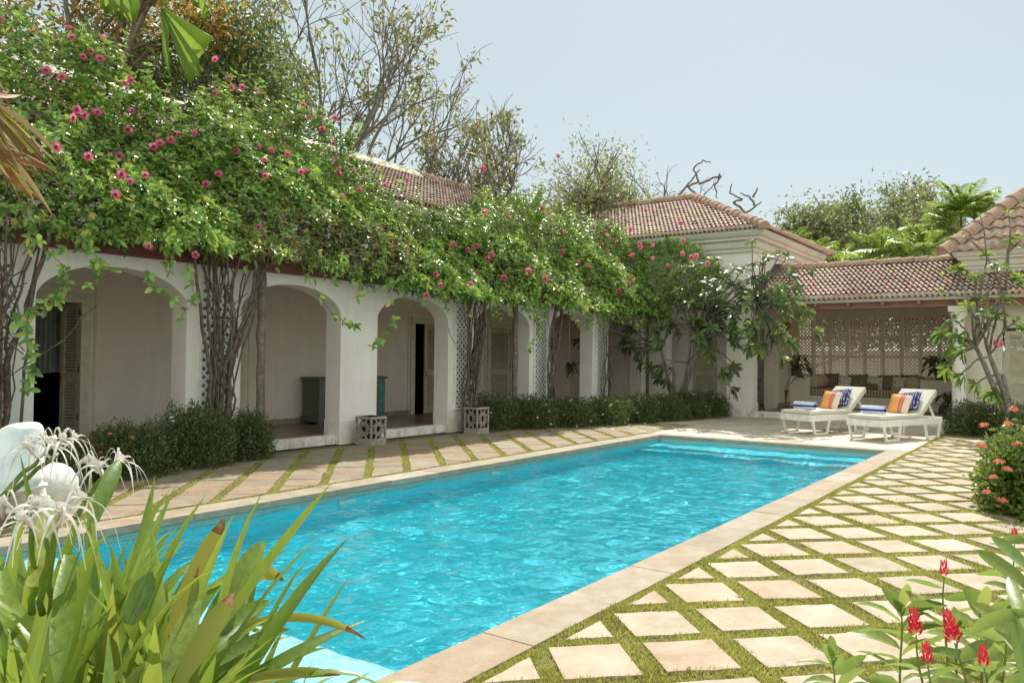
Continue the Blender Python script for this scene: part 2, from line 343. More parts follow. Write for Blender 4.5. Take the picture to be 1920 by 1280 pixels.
# water
def water():
    m,t,b=newmat('pool_water'); t.nodes.remove(b); co=coords(t)
    gl=t.nodes.new('ShaderNodeBsdfGlass'); gl.inputs['IOR'].default_value=1.33; gl.inputs['Roughness'].default_value=0; gl.inputs[0].default_value=(.93,.99,1,1)
    t.links.new(gl.outputs[0],t.nodes['Material Output'].inputs[0])
    return m
M['water']=water()
nx,ny=1150,385
xs=np.linspace(PX0,PX1,nx); ys=np.linspace(PY0,PY1,ny); XX,YY=np.meshgrid(xs,ys,indexing='ij')
ZZ=np.zeros_like(XX)
for k in range(90):
    lam=math.exp(rng.uniform(math.log(.1),math.log(1.15))); th=rng.normal(.9,.9); ph=rng.uniform(0,6.28); amp=.0031*lam**.93*rng.uniform(.5,1)
    warp=.35*np.sin(XX*1.3+k)+.3*np.sin(YY*1.7+k*2)
    ZZ+=amp*np.sin(2*math.pi/lam*(XX*math.cos(th)+YY*math.sin(th))+ph+warp*2)
ZZ+=WZ
V=np.stack([XX,YY,ZZ],-1).reshape(-1,3); I=np.arange(nx*ny).reshape(nx,ny)
WATER=tag(np_mesh('pool_water',V,np.stack([I[:-1,:-1],I[1:,:-1],I[1:,1:],I[:-1,1:]],-1).reshape(-1,4),M['water'],smooth=True),kind='structure')
sl.cycles.is_caustics_light=True; WATER.cycles.is_caustics_caster=True
for o in sc.objects:
    if o.name.startswith(('pool_basin','pool_steps','pool_ledge','plunge')): o.cycles.is_caustics_receiver=True
# ------------------------------------------------------------------ buildings
def tile_plane(name,P0,u,s,L,S,lo,hi,mat,parent,course=.28,wave=.14,amp=.03,step=.055):
    P0=np.array(P0,float);u=np.array(u,float);u/=np.linalg.norm(u);s=np.array(s,float);s/=np.linalg.norm(s)
    n=np.cross(u,s); n=n if n[2]>0 else -n
    nu=int(L/wave*6)+1; us=np.linspace(0,L,nu); prof=np.sin(us/wave*2*np.pi); prof=np.sign(prof)*np.abs(prof)**.7*amp
    rows=[]; nc=int(math.ceil(S/course))
    jit=rng.normal(0,.004,(nc,int(L/wave)+2))
    for k in range(nc):
        j=jit[k][(us/wave).astype(int)]
        sh=(k%2)*0
        rows.append((k*course,step+prof+j)); rows.append((min(S,(k+1)*course+.07),prof*.9+j-.008))
    V=[];vv=[]
    for v,h in rows:
        V.append(P0+us[:,None]*u+v*s+h[:,None]*n); vv.append(v)
    # front lip under the first course
    V.insert(0,P0+us[:,None]*u+(0)*s+(prof-.012)[:,None]*n); vv.insert(0,0)
    V=np.array(V); vv=np.array(vv); nr=len(vv); I=np.arange(nr*nu).reshape(nr,nu)
    Fq=np.stack([I[:-1,:-1],I[:-1,1:],I[1:,1:],I[1:,:-1]],-1); skip=np.array([(i>=2 and i%2==0) for i in range(nr-1)])
    cu=(us[:-1]+us[1:])/2; cv=(vv[:-1]+vv[1:])/2
    keep=(cu[None,:]>=np.array([lo(v) for v in cv])[:,None])&(cu[None,:]<=np.array([hi(v) for v in cv])[:,None])
    keep&=~skip[:,None]
    return np_mesh(name,V.reshape(-1,3),Fq[keep],mat,parent)
def ridge_caps(name,a,b,mat,parent,r=.14,ln=.36,sink=.3,wob=.02,bump_end=True):
    a=np.array(a,float);b=np.array(b,float);D=np.linalg.norm(b-a);d=(b-a)/D;n=int(D/ln); mb=MB()
    x=np.cross(d,(0,0,1));x/=np.linalg.norm(x);y=np.cross(x,d)
    for i in range(n):
        o=np.array([random.gauss(0,wob*.5),random.gauss(0,wob*.5),random.gauss(0,wob*.6)])
        p=a+d*(i*D/n)+o; q=a+d*((i+1.12)*D/n)+o
        pts=[p,p+d*.03,p+(q-p)*.5,q]; rr=[r*1.12,r*1.15,r,r*.93]
        vs=[];m=9
        for P,rad in zip(pts,rr):
            for j in range(m):
                t=math.pi*(1.15*j/(m-1)-.075); vs.append(P+x*math.cos(t)*rad+y*(math.sin(t)*rad-r*sink))
        fs=[(k*m+j,k*m+j+1,(k+1)*m+j+1,(k+1)*m+j) for k in range(3) for j in range(m-1)]+[tuple(range(m))]
        mb.add(vs,fs,False)
    return mb.build(name,mat,parent)
def sweep(mb,path,prof,closed_ends=True):
    """path 2D list, prof [(out,z)], out measured to the left normal"""
    P=[np.array(p,float) for p in path]; k=len(P); rows=[]
    for i,p in enumerate(P):
        ds=[]
        if i>0: d=P[i]-P[i-1]; ds.append(d/np.linalg.norm(d))
        if i<k-1: d=P[i+1]-P[i]; ds.append(d/np.linalg.norm(d))
        ns=[np.array([-d[1],d[0]]) for d in ds]
        m=sum(ns); m/=np.dot(m,ns[0])
        rows.append([(p[0]+m[0]*o,p[1]+m[1]*o,z) for o,z in prof])
    n=len(prof); vs=[q for r in rows for q in r]
    mb.add(vs,[(i*n+j,(i+1)*n+j,(i+1)*n+(j+1)%n,i*n+(j+1)%n) for i in range(k-1) for j in range(n)]+[tuple(range(n)),tuple((k-1)*n+j for j in range(n))[::-1]])
CPROF=lambda z,s=1:[(-.05,z),(.05*s,z),(.07*s,z+.03*s),(.07*s,z+.1*s),(.13*s,z+.13*s),(.16*s,z+.22*s),(.16*s,z+.3*s),(.28*s,z+.34*s),(.28*s,z+.4*s),(.36*s,z+.44*s),(.42*s,z+.52*s),(.42*s,z+.6*s),(-.05,z+.6*s)]
villa=empty('villa',(12,14.45,0),0,'long white villa with arched veranda and cream ridged clay roof','villa')
villa.location=(0,0,0)
BAYS=[(1.65,3.9),(4.88,7.13),(8.14,10.37),(11.35,13.57),(14.56,16.81),(17.82,20.06),(21.02,23.25)]
AY,AB,BY=11.6,12.02,14.45
def archz(u):  # u in -1..1
    return 2.51+.49*(1-abs(u)**2.15)**.62
b=MB(); x=-2; TOP=3.42
def vq(x0,x1,z0a,z0b,z1,y,flip):
    vs=[(x0,y,z0a),(x1,y,z0b),(x1,y,z1),(x0,y,z1)]; b.add(vs,[(0,1,2,3) if not flip else (3,2,1,0)])
for (a,c) in BAYS+[(23.4,23.4)]:
    for y,fl in ((AY,False),(AB,True)): vq(x,a,0,0,TOP,y,fl)
    if a<23.3:
        K=28; pu=[math.sin(-math.pi/2+math.pi*k/K) for k in range(K+1)]; mid=(a+c)/2;h=(c-a)/2
        for k in range(K):
            xa,xb=mid+h*pu[k],mid+h*pu[k+1]; za,zb=archz(pu[k]),archz(pu[k+1])
            for y,fl in ((AY,False),(AB,True)): vq(xa,xb,za,zb,TOP,y,fl)
            b.add([(xa,AY,za),(xb,AY,zb),(xb,AB,zb),(xa,AB,za)],[(0,3,2,1)])
        b.add([(a,AY,0),(a,AB,0),(a,AB,2.51),(a,AY,2.51)],[(0,1,2,3)]); b.add([(c,AY,0),(c,AB,0),(c,AB,2.51),(c,AY,2.51)],[(3,2,1,0)])
    # plinth band proud of the pier
    if a>x+.2: b.box(x-.018 if x>0 else x,a+.018 if a<23.3 else a,AY-.02,AY-.001,0,.46)
    if a<23.3:
        b.box(a+.0005,a+.018,AY-.001,AB,0,.46); b.box(c-.018,c-.0005,AY-.001,AB,0,.46)
    x=c
b.build('arcade_wall',M['wall'],villa)
b=MB()
for a,c in BAYS: b.box(a+.02,c-.02,AY+.09,AY+.3,.0,.18)
b.build('step',M['wall'],villa,bev=.01)
b=MB(); b.box(-2,23.39,AY+.3,BY-.002,.0,.17); b.build('veranda_floor',M['floor'],villa)
DOORS=[(5.7,6.9,'in',78),(8.95,10.15,'in',8),(15.45,16.65,'half',0),(18.78,19.98,'half',0)]
b=MB(); x=-2; DH=2.68
for a,c,_,_ in DOORS: b.box(x,a,BY,BY+.3,0,3.3); b.box(a,c,BY,BY+.3,DH,3.3); x=c
b.box(x,23.4,BY,BY+.3,0,3.3); b.build('inner_wall',M['wall_in'],villa)
b=MB(); b.box(-2,24.5,BY,BY+.3,3.421,5.3); b.build('upper_wall',M['wall'],villa)
b=MB(); b.box(-2,23.4,AB+.001,BY+.3,3.3,3.42); b.build('veranda_ceiling',M['wall_in'],villa)
b=MB(); x=-2
for a,c,_,_ in DOORS: b.box(x,a-.12,BY-.02,BY-.002,.171,.3); x=c+.12
b.box(x,23.4,BY-.02,BY-.002,.171,.3); b.build('skirting',M['skirt'],villa)
b=MB()
for x0,x1 in ((4.9,7.6),(8.3,11),(14.8,17.4),(18.1,20.9)):
    pass
b.box(4.5,24,BY+.31,BY+.33,0,3.3); b.box(5,23,BY+3.4,BY+3.5,0,3.3); b.box(5,23,BY+.33,BY+3.4,.1,.165); b.v=b.v[8:];
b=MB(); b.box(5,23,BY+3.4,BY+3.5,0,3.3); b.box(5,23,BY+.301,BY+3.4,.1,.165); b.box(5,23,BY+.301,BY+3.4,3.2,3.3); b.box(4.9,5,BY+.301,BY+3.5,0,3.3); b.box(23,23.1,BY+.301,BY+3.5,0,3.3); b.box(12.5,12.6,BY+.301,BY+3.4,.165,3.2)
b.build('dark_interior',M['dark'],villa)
b=MB(); sweep(b,[(24.2,BY),(-2,BY)],CPROF(5.08,1.05)) ; b.build('cornice',M['trim'],villa)
ev,rg=(13.85,5.72),(17.1,7.5); sv=np.array([0,rg[0]-ev[0],rg[1]-ev[1]]); SL=np.linalg.norm(sv)
tile_plane('roof',(-2,ev[0],ev[1]),(1,0,0),sv,28.6,SL,lambda v:0,lambda v:28.6,M['tiledark'],villa,course=.29)
b=MB(); b.add([(-2,rg[0],rg[1]),(26.6,rg[0],rg[1]),(26.6,20.3,5.72),(-2,20.3,5.72)],[(0,1,2,3)]); b.add([(-2,13.9,5.7),(26.6,13.9,5.7),(26.6,20.3,5.7),(-2,20.3,5.7)],[(3,2,1,0)]); b.box(-2,26,20,20.2,0,5.7); b.box(-2.2,-2.001,11.6,20.2,0,5.7); b.build('rear_roof',M['tiledark'],villa)
# cream mortar ridge with uneven edge
b=MB(); n=90; vs=[]
for i in range(n+1):
    xx=-2+20.3*i/n
    a1,a2=.33+.05*math.sin(xx*2.1)+random.gauss(0,.02),.33+random.gauss(0,.02)
    sl=(rg[1]-ev[1])/(rg[0]-ev[0])
    for (dy,dz) in ((-a1,-a1*sl+.02),(-a1,-a1*sl+.075),(-.12,.085),(0,.16+random.gauss(0,.012)),(.12,.085),(a2,-a2*sl+.05)):
        vs.append((xx,rg[0]+dy,rg[1]+dz))
b.add(vs,[(i*6+j,i*6+j+1,(i+1)*6+j+1,(i+1)*6+j) for i in range(n) for j in range(5)],False)
b.build('cream_ridge',M['cream_ridge'],villa)
ridge_caps('ridge',(18.3,rg[0],rg[1]+.06),(26.3,rg[0],rg[1]+.06),M['ridge'],villa)
# doors
def louvre_leaf(w,h,M_=None):
    f=MB(); t=.045; st=.1
    f.box(0,st,0,t,0,h); f.box(w-st,w,0,t,0,h)
    for z0,z1 in ((0,.2),(h*.42,h*.42+.16),(h-.12,h)): f.box(st+.001,w-st-.001,.002,t-.002,z0,z1)
    l=MB()
    for z0,z1 in ((.2,h*.42),(h*.42+.16,h-.12)):
        n=int((z1-z0)/.055)
        for i in range(n):
            z=z0+(i+.5)*(z1-z0)/n; l.add([(st,.006,z-.022),(w-st,.006,z-.022),(w-st,.04,z+.022),(st,.04,z+.022),(st,.012,z-.026),(w-st,.012,z-.026),(w-st,.046,z+.018),(st,.046,z+.018)],[(0,1,2,3),(7,6,5,4),(0,4,5,1),(2,6,7,3)])
    return f,l
def door(parent,x0,x1,z0,h,y,leafs,mat=M['louvre'],rz=0,loc=None):
    """frame in plane y; leafs: list of (hinge 'l'/'r', angle inward deg, width)"""
    T=Matrix.Identity(4)
    f=MB(); g=.07
    f.box(x0,x0+g,y-.03,y+.12,z0,z0+h-g); f.box(x1-g,x1,y-.03,y+.12,z0,z0+h-g); f.box(x0,x1,y-.031,y+.121,z0+h-g,z0+h)
    # raised plaster surround
    d=f.build('door',M['offwhite'],parent)
    s=MB(); s.box(x0-.2,x0-.165,y-.022,y-.002,z0+.14,z0+h+.19); s.box(x1+.165,x1+.2,y-.022,y-.002,z0+.14,z0+h+.19); s.box(x0-.2,x1+.2,y-.023,y-.001,z0+h+.19,z0+h+.225)
    s.box(x0-.09,x0-.001,y-.035,y-.003,z0,z0+h); s.box(x1+.001,x1+.09,y-.035,y-.003,z0,z0+h); s.box(x0-.09,x1+.09,y-.036,y-.004,z0+h+.001,z0+h+.1)
    s.build('surround',M['offwhite'],d)
    for hs,ang,w in leafs:
        lf,lv=louvre_leaf(w,h-g-.01)
        if hs=='l': mt=Matrix.Translation((x0+g,y+.03,z0+.005))@Matrix.Rotation(R(ang),4,'Z')
        else: mt=Matrix.Translation((x1-g,y+.03,z0+.005))@Matrix.Rotation(R(-ang),4,'Z')@Matrix.Translation((-w,0,0))
        for mbx,nm,mm in ((lf,'leaf',mat),(lv,'louvres',mat)):
            mbx.v=[tuple(mt@Vector(p)) for p in mbx.v]; mbx.build(nm,mm,d)
        hd=MB(); hx=(w-.05) if hs=='l' else .05
        hd.v=[]; hd.box(hx-.015,hx+.015,-.03,-.005,1.02,1.16); hd.v=[tuple(mt@Vector(p)) for p in hd.v]; hd.build('handle',M['brass'],d)
        hg=MB(); hx=0 if hs=='l' else w
        for z in (.35,1.2,2.2): hg.box(hx-.02,hx+.02,-.012,.05,z,z+.12)
        hg.v=[tuple(mt@Vector(p)) for p in hg.v]; hg.build('hinge',M['wood'],d)
    return d
z0=.17;h=DH-z0
door(villa,5.7,6.9,z0,h,BY,[('r',80,.52),('l',84,.52)])
door(villa,8.95,10.15,z0,h,BY,[('r',4,.52),('l',4,.52)])
door(villa,15.45,16.65,z0,h,BY,[('r',6,.56),('l',82,.5)])
door(villa,18.78,19.98,z0,h,BY,[('r',9,.9)])
# curtain in the first doorway
b=MB(); vs=[];n=60
for i in range(n+1):
    f=i/n; yy=BY+.85+.05*math.sin(f*34)+.02*math.sin(f*71); xx=6.42+.5*f
    vs+= [(xx,yy,1.35+.01*math.sin(f*40)),(xx,yy,2.75)]
b.add(vs,[(2*i,2*i+2,2*i+3,2*i+1) for i in range(n)],True)
tag(b.build('curtain',plain('curtain_cloth',(.3,.31,.29),.9)),'pale curtain hanging just inside the leftmost open doorway','curtain')
# maroon beam of the pergola in front of the arcade
perg=empty('pergola',(12,AY,3.2),0,'maroon painted pergola beam with wooden rafters along the top of the arched wall','pergola'); pb=np.array([12,AY,3.2])
bm=MB(); bm.box(2.2-12,23.3-12,-.16,-.04,-.03,.14); bm.build('beam',M['maroon'],perg,bev=.008)
for i in range(28):
    b=MB(); b.box(2.6+.75*i-12,2.68+.75*i-12,-.45,BY-.4-AY,.16,.26); b.build('rafter',M['wood'],perg)

# ---- corner house with hip roof
house=empty('corner_house',(0,0,0),0,'white corner house with hipped clay tile roof, behind the far end of the vines','house')
HX=23.4; HY=7.98
b=MB()
b.box(HX,HX+.4,10.77,11.6,0,3.3); b.box(HX,HX+.4,8.79,10.77,2.9,3.3); b.box(HX,HX+.45,HY,8.79,0,3.3)
b.box(25.9,30,HY+.07,8.42,0,3.3); b.box(27.4,27.6,8.42,12,0,3.3); b.box(29.8,30,8.42,17,0,3.3)
b.box(24.62,24.8,10.4,11.6,0,3.3);b.box(24.62,24.8,9.3,9.55,0,3.3);b.box(24.62,24.8,9.55,10.4,2.6,3.3); b.box(HX+.4,24.62,11.45,11.6,.0,3.3)
b.build('wall',M['wall'],house)
b=MB(); b.box(HX-.02,HX+.47,HY-.02,8.81,0,.42); b.build('plinth',M['wall'],house)
b=MB(); b.box(HX,30,HY,17,3.301,5.02); b.build('upper_wall',M['wall'],house)
b=MB(); b.box(HX+.02,30,8.45,14,.01,.17); b.build('floor',M['floor'],house)
b=MB(); sweep(b,[(30.2,HY),(HX,HY),(HX,14.0)][::-1] if False else [(HX,13.9),(HX,HY),(30.2,HY)][::-1],CPROF(4.98,1.05)[::1]); CORN=b.build('cornice',M['trim'],house)
door(house,8.0,9.0,0,0.01,0,[]) if False else None
e0=(22.86,7.44,5.63); dh=3.8; hz=1.9
s=np.array([dh,0,hz]); SL=np.linalg.norm(s); kk=dh/SL
tile_plane('roof',e0,(0,1,0),s,10.2,SL,lambda v:v*kk,lambda v:10.2,M['tile'],house,course=.285)
s=np.array([0,dh,hz])
tile_plane('roof',e0,(1,0,0),s,7.6,SL,lambda v:v*kk,lambda v:7.6-v*kk,M['tile'],house,course=.285)
b=MB(); b.add([(30.46,7.44,5.63),(30.46,17.4,5.63),(26.66,17.4,7.53),(26.66,11.24,7.53)],[(0,1,2,3)]); b.build('rear_roof',M['tile'],house)
ridge_caps('ridge',(22.84,7.42,5.66),(26.7,11.28,7.6),M['ridge'],house,r=.16,ln=.33)
ridge_caps('ridge',(26.66,11.2,7.6),(26.66,17.2,7.6),M['ridge'],house,r=.15)
ridge_caps('ridge',(30.48,7.42,5.66),(26.7,11.2,7.6),M['ridge'],house,r=.15)
# louvred door leaf of the corner house (faces the pool)
f,l=louvre_leaf(.8,2.4); mt=Matrix.Translation((24.6,10.37,.17))@Matrix.Rotation(R(-90),4,'Z')
f.v=[tuple(mt@Vector(p)) for p in f.v]; l.v=[tuple(mt@Vector(p)) for p in l.v]
dd=f.build('door',M['louvre'],house); l.build('louvres',M['louvre'],dd)

# ---- pavilion
pav=empty('pavilion',(0,0,0),0,'open pavilion with clay tile roof, pink beam and pierced screen behind the sun loungers','pavilion')
PW=M['pav_wall']
b=MB(); b.box(HX+.03,28.1,2.3,HY-.03,.0,.17); b.build('floor',M['floor'],pav)
b=MB(); b.box(HX-.02,HX+.16,2.3,HY-.021,0,.185); b.build('step',M['wall'],pav,bev=.01)
b=MB(); b.box(HX-.06,HX+.1,-6,HY-.002,3.17,3.36); b.build('beam',M['pinkbeam'],pav)
b=MB(); b.box(HX-.38,HX-.35,-6,HY-.003,3.33,3.42); b.build('fascia',M['trim'],pav)
for y in np.arange(-5.4,7.9,.88): b=MB(); b.box(HX-.34,HX-.061,y,y+.07,3.24,3.37); b.build('rafter_end',M['pinkbeam'],pav)
b=MB(); b.box(HX-.3,28.1,2.3,HY-.004,3.425,3.45); b.build('ceiling',M['wall_in'],pav)
b=MB(); b.box(25.9,28.2,HY-.0,HY+.065,.17,3.3); b.box(25.88,26.02,HY+.066,8.44,.17,3.3); b.build('side_wall',PW,pav)
b=MB(); b.box(25.86,28,HY-.02,HY-.001,.171,.32); b.build('skirting',M['skirt'],pav)
b=MB(); b.box(23.9,24.1,2.0,2.62,0,3.4); b.box(23.9,24.1,-6,.55,0,3.4); b.box(23.9,24.1,.55,1.62,2.6,3.4); b.box(23.9,24.1,1.62,2.0,0,3.4); b.build('front_wall',PW,pav)
b=MB(); b.box(28.0,28.2,2.4,3.0,.17,3.4); b.box(24.1,28.2,2.3,2.4,.17,3.4); b.build('side_wall',PW,pav)
se=(22.85,3.44); sr_=(25.6,4.66); s=np.array([sr_[0]-se[0],0,sr_[1]-se[1]]); SL=np.linalg.norm(s)
cut=(24.45-22.85)/(sr_[0]-se[0])*SL
tile_plane('roof',(22.85,-6,3.44),(0,1,0),s,13.97,SL,lambda v:0 if v<cut else 8.4,lambda v:13.97,M['tile'],pav,course=.278,wave=.135)
b=MB(); b.add([(25.6,2.4,4.66),(25.6,7.97,4.66),(28.5,7.97,3.4),(28.5,2.4,3.4)],[(0,1,2,3)]); b.add([(22.9,-6,3.43),(22.9,7.97,3.43),(25.6,7.97,4.6),(25.6,-6,4.6)],[(0,1,2,3)]); b.build('rear_roof',M['tile'],pav)
ridge_caps('ridge',(25.6,2.5,4.7),(25.6,7.9,4.7),M['ridge'],pav,r=.13)
b=MB(); b.box(23.0,25.7,7.86,7.975,3.5,3.56); b.v=[]; b.f=[]; b.m=[]; b.sm=[]
b.bar((22.95,7.9,3.56),(25.6,7.9,4.78),.24,.12); b.build('flashing',plain('dark_flashing',(.09,.07,.06),.9),pav)
# column
def column(x,y,name='column',parent=None):
    b=MB(); b.lathe([(.2,0),(.2,.08),(.175,.1),(.165,.16),(.16,1.2),(.138,2.72),(.138,2.74),(.16,2.75),(.165,2.78),(.145,2.8),(.145,2.86),(.2,2.93),(.205,2.98),(.19,3.02)],28,(x,y,.0)); b.box(x-.22,x+.22,y-.22,y+.22,3.021,3.168)
    return b.build(name,M['wall'],parent,bev=0)
column(HX+.02,2.55,'column',pav)
# pierced screen
def screen():
    y0,y1=3.02,7.98; zs=[1.2,1.86,2.5,3.18]; nc=9; wd=(y1-y0)/nc; fr=MB(); X=28.0
    for i in range(nc+1): fr.box(X,X+.09,y0+i*wd-.045,y0+i*wd+.045,1.19,3.42)
    for z in zs: fr.box(X+.003,X+.087,y0,y1,z-.035,z+.035)
    fr.box(X+.004,X+.086,y0,y1,3.2,3.42)
    o=fr.build('screen_frame',PW,pav)
    la=MB()
    ring=12
    for r in range(3):
        for c in range(nc):
            la=MB(); a0,a1=y0+c*wd+.045,y0+(c+1)*wd-.045; b0,b1=zs[r]+.035,zs[r+1]-.035
            ny_,nz_=4,5; sy,sz=(a1-a0)/ny_,(b1-b0)/nz_
            for i in range(ny_+0):
                for j in range(nz_):
                    cy,cz=a0+(i+.5)*sy,b0+(j+.5)*sz
                    vs=[];ro,ri=.54,.27
                    for q in range(ring):
                        t=2*math.pi*q/ring
                        for rr,dx in ((ro,.02),(ri,.02),(ri,.065),(ro,.065)): vs.append((X+dx,cy+rr*sy*math.cos(t),cz+rr*sz*math.sin(t)))
                    la.add(vs,[(q*4+k,((q+1)%ring)*4+k,((q+1)%ring)*4+(k+1)%4,q*4+(k+1)%4) for q in range(ring) for k in range(4)])
            la.build('lattice_panel',M['wall_in'],pav)
screen()
b=MB(); b.box(28.0,28.09,3.0,8.0,.17,1.19); b.box(27.1,28,7.31,HY-.005,.17,1.19); b.box(27.1,28,2.41,4.0,.17,1.15); b.box(27.1,28,4.001,7.309,.17,.55); b.build('bench',PW,pav,bev=.015)
# door right of the column
f,l=louvre_leaf(.95,2.35); mt=Matrix.Translation((23.95,1.56,.17))@Matrix.Rotation(R(-90),4,'Z')
f.v=[tuple(mt@Vector(p)) for p in f.v]; l.v=[tuple(mt@Vector(p)) for p in l.v]; dd=f.build('door',M['louvre'],pav); l.build('louvres',M['louvre'],dd)
b=MB(); b.box(23.86,23.9,1.62,1.74,0,2.72); b.box(23.86,23.9,.43,.55,0,2.72); b.box(23.861,23.899,.55,1.62,2.6,2.72); b.build('door_frame',M['offwhite'],pav)
# ---- right house above the pavilion
rh=empty('right_house',(0,0,0),0,'house with steep clay tile hip roof at the right edge, rising behind the pavilion roof','house')
b=MB(); b.box(24.45,32,-8,2.45,3.46,4.35); b.build('wall',M['wall'],rh)
b=MB(); sweep(b,[(24.45,-8),(24.45,2.45),(32,2.45)],[(-o if False else o,z) for o,z in CPROF(4.2,.8)]); b.build('cornice',M['trim'],rh)
dh=4.2;hz=4.0; s=np.array([dh,0,hz]); SL=np.linalg.norm(s);kk=dh/SL
tile_plane('roof',(24.0,2.92,4.7),(0,-1,0),s,10,SL,lambda v:v*kk,lambda v:10-v*kk,M['tile'],rh,course=.43,wave=.26,amp=.03,step=.06)
s=np.array([0,-dh,hz])
tile_plane('roof',(24.0,2.92,4.7),(1,0,0),s,10,SL,lambda v:v*kk,lambda v:10-v*kk,M['tile'],rh,course=.43,wave=.26,amp=.03,step=.06)
ridge_caps('ridge',(23.9,3.0,4.68),(28.2,-1.28,8.78),M['ridge'],rh,r=.2,ln=.42,sink=.2)

# ------------------------------------------------------------------ things
b=MB(); b.box(HX+.001,HX+.2,AB,BY-.001,0,3.3); b.build('end_wall',M['wall_in'],villa)
# white trellis panels on the piers
def trellis(x0,x1,label):
    t=empty('trellis_panel',((x0+x1)/2,AY-.03,.5),0,label,'trellis','white lattice panels on the piers')
    w=(x1-x0)/2; fr=MB(); H=2.45
    fr.box(-w,-w+.06,-.02,.02,0,H); fr.box(w-.06,w,-.02,.02,0,H); fr.box(-w+.06,w-.06,-.019,.019,0,.06); fr.box(-w+.06,w-.06,-.019,.019,H-.06,H); fr.build('frame',M['white'],t)
    la=MB(); bk=MB(); bk.box(-w+.05,w-.05,.019,.026,.05,H-.05); bk.build('backing',M['gap_shade'],t)
    s=.14
    for sg in (1,-1):
        k=-int((w*2)/s)-2
        for i in range(-30,40):
            # line x + sg*z = c, clipped to the frame
            c=i*s; pts=[]
            za=(c-(-w+.06))*sg if True else 0
            p0=(-w+.06,( c+w-.06)*1.0) if sg==1 else (-w+.06,(-w+.06-c))
            p1=( w-.06,( c-w+.06)*1.0) if sg==1 else ( w-.06,( w-.06-c))
            (xa,za),(xb,zb)=p0,p1
            def cl(xa,za,xb,zb,zl,hi):
                if (za>zl)==hi and (zb>zl)==hi and za!=zl: return None
                if (za>zl)==hi: f=(zl-za)/(zb-za); xa,za=xa+(xb-xa)*f,zl
                if (zb>zl)==hi: f=(zl-zb)/(za-zb); xb,zb=xb+(xa-xb)*f,zl
                return xa,za,xb,zb
            r=cl(xa,za,xb,zb,H-.06,True)
            if r: r=cl(*r,.06,False)
            if not r or math.hypot(r[2]-r[0],r[3]-r[1])<.03: continue
            y=-.012 if sg==1 else .004
            la.bar((r[0],y,r[1]),(r[2],y,r[3]),.035,.012,up=(0,1,0))
    la.build('lattice',M['white'],t)
M['gap_shade']=noise_mat('shade_grey_backing',(.12,.11,.1),(.3,.28,.25),6,.9,.2)  # shadow of the lattice gaps put into the grey of an added board
trellis(3.98,4.62,'white lattice panel on the pier at the left edge of the photo')
trellis(7.32,7.95,'white lattice panel between the widest arch and the second arch, behind the thickest stems')
trellis(13.75,14.4,'white lattice panel on the pier behind the farther stone lamp box')
trellis(16.98,17.62,'white lattice panel with open diamonds just right of the fourth arch')
trellis(20.24,20.86,'farthest white lattice panel, left of the last arch')
# rustic posts
def post(x,y,label,r=.07):
    b=MB(); n=14; b.tube([(x+random.gauss(0,.008),y+random.gauss(0,.006),3.2*i/n) for i in range(n+1)],[r*(1.15 if i==0 else 1+random.gauss(0,.05)) for i in range(n+1)],10)
    b.tube([(x+.09,y+.03,0)]+[(x+.085+random.gauss(0,.01),y+.03,.4*i) for i in range(1,9)],.035,7)
    tag(b.build('pergola_post',M['wood']),label,'post','rough wooden posts under the pergola beam')
post(8.32,11.3,'rough brown wooden post standing at the left side of the second arch')
post(15.75,11.3,'rough grey wooden post standing in front of the fourth arch')
post(23.0,11.25,'slim wooden post right of the last arch, behind the leafy small tree',.05)
# stone lattice lamp boxes
def lampbox(x,y,rz,label,s=.21,h=.55):
    t=empty('lamp_box',(x,y,0),rz,label,'lamp box','carved stone lamp boxes by the piers')
    b=MB(); b.box(-s,s,-s,s,0,.13); b.box(-s*.86,s*.86,-s*.86,s*.86,h-.001,h+.0); b.build('base',M['stone_lamp'],t,bev=.008)
    b=MB(); b.box(-s*1.03,s*1.03,-s*1.03,s*1.03,h-.05,h); b.build('top',M['stone_lamp'],t,bev=.008)
    for i,j in ((-1,-1),(1,-1),(1,1),(-1,1)): b=MB(); b.box(i*s-.035*(i>0),i*s+.035*(i<0),j*s-.035*(j>0),j*s+.035*(j<0),.131,h-.051); b.build('corner_post',M['stone_lamp'],t)
    lz0,lz1=.13,h-.05; cz=(lz0+lz1)/2; hh=(lz1-lz0)/2; ww=s-.035
    for k in range(4):
        b=MB(); a0=R(90)*k
        def P(u,v,d): 
            x_,y_=u*ww,-(s-.02)+d; return (x_*math.cos(a0)-y_*math.sin(a0),x_*math.sin(a0)+y_*math.cos(a0),cz+v*hh)
        def seg(u0,v0,u1,v1,wd=.022): b.bar(P(u0,v0,0),P(u1,v1,0),wd,.028,up=(math.sin(a0),-math.cos(a0),0))
        for q in range(8):
            t0,t1=math.pi/4*q+math.pi/8,math.pi/4*(q+1)+math.pi/8
            seg(.42*math.cos(t0),.42*math.sin(t0),.42*math.cos(t1),.42*math.sin(t1))
            seg(.42*math.cos(t0),.42*math.sin(t0),1.0*math.cos(t0)/max(abs(math.cos(t0)),abs(math.sin(t0))),1.0*math.sin(t0)/max(abs(math.cos(t0)),abs(math.sin(t0))))
            tm=(t0+t1)/2; seg(.42*math.cos(t0),.42*math.sin(t0),.8*math.cos(tm),.8*math.sin(tm),.016); seg(.42*math.cos(t1),.42*math.sin(t1),.8*math.cos(tm),.8*math.sin(tm),.016)
        b.build('carved_panel',M['stone_lamp'],t)
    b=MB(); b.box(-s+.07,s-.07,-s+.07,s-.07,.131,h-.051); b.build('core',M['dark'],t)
lampbox(10.78,11.16,R(2),'square carved stone lamp box beside the plain white pier without lattice')
p=atZ(888,813); lampbox(p[0]+.1,p[1],R(-4),'carved stone lamp box between vine stems, farther from the camera',.2,.6)
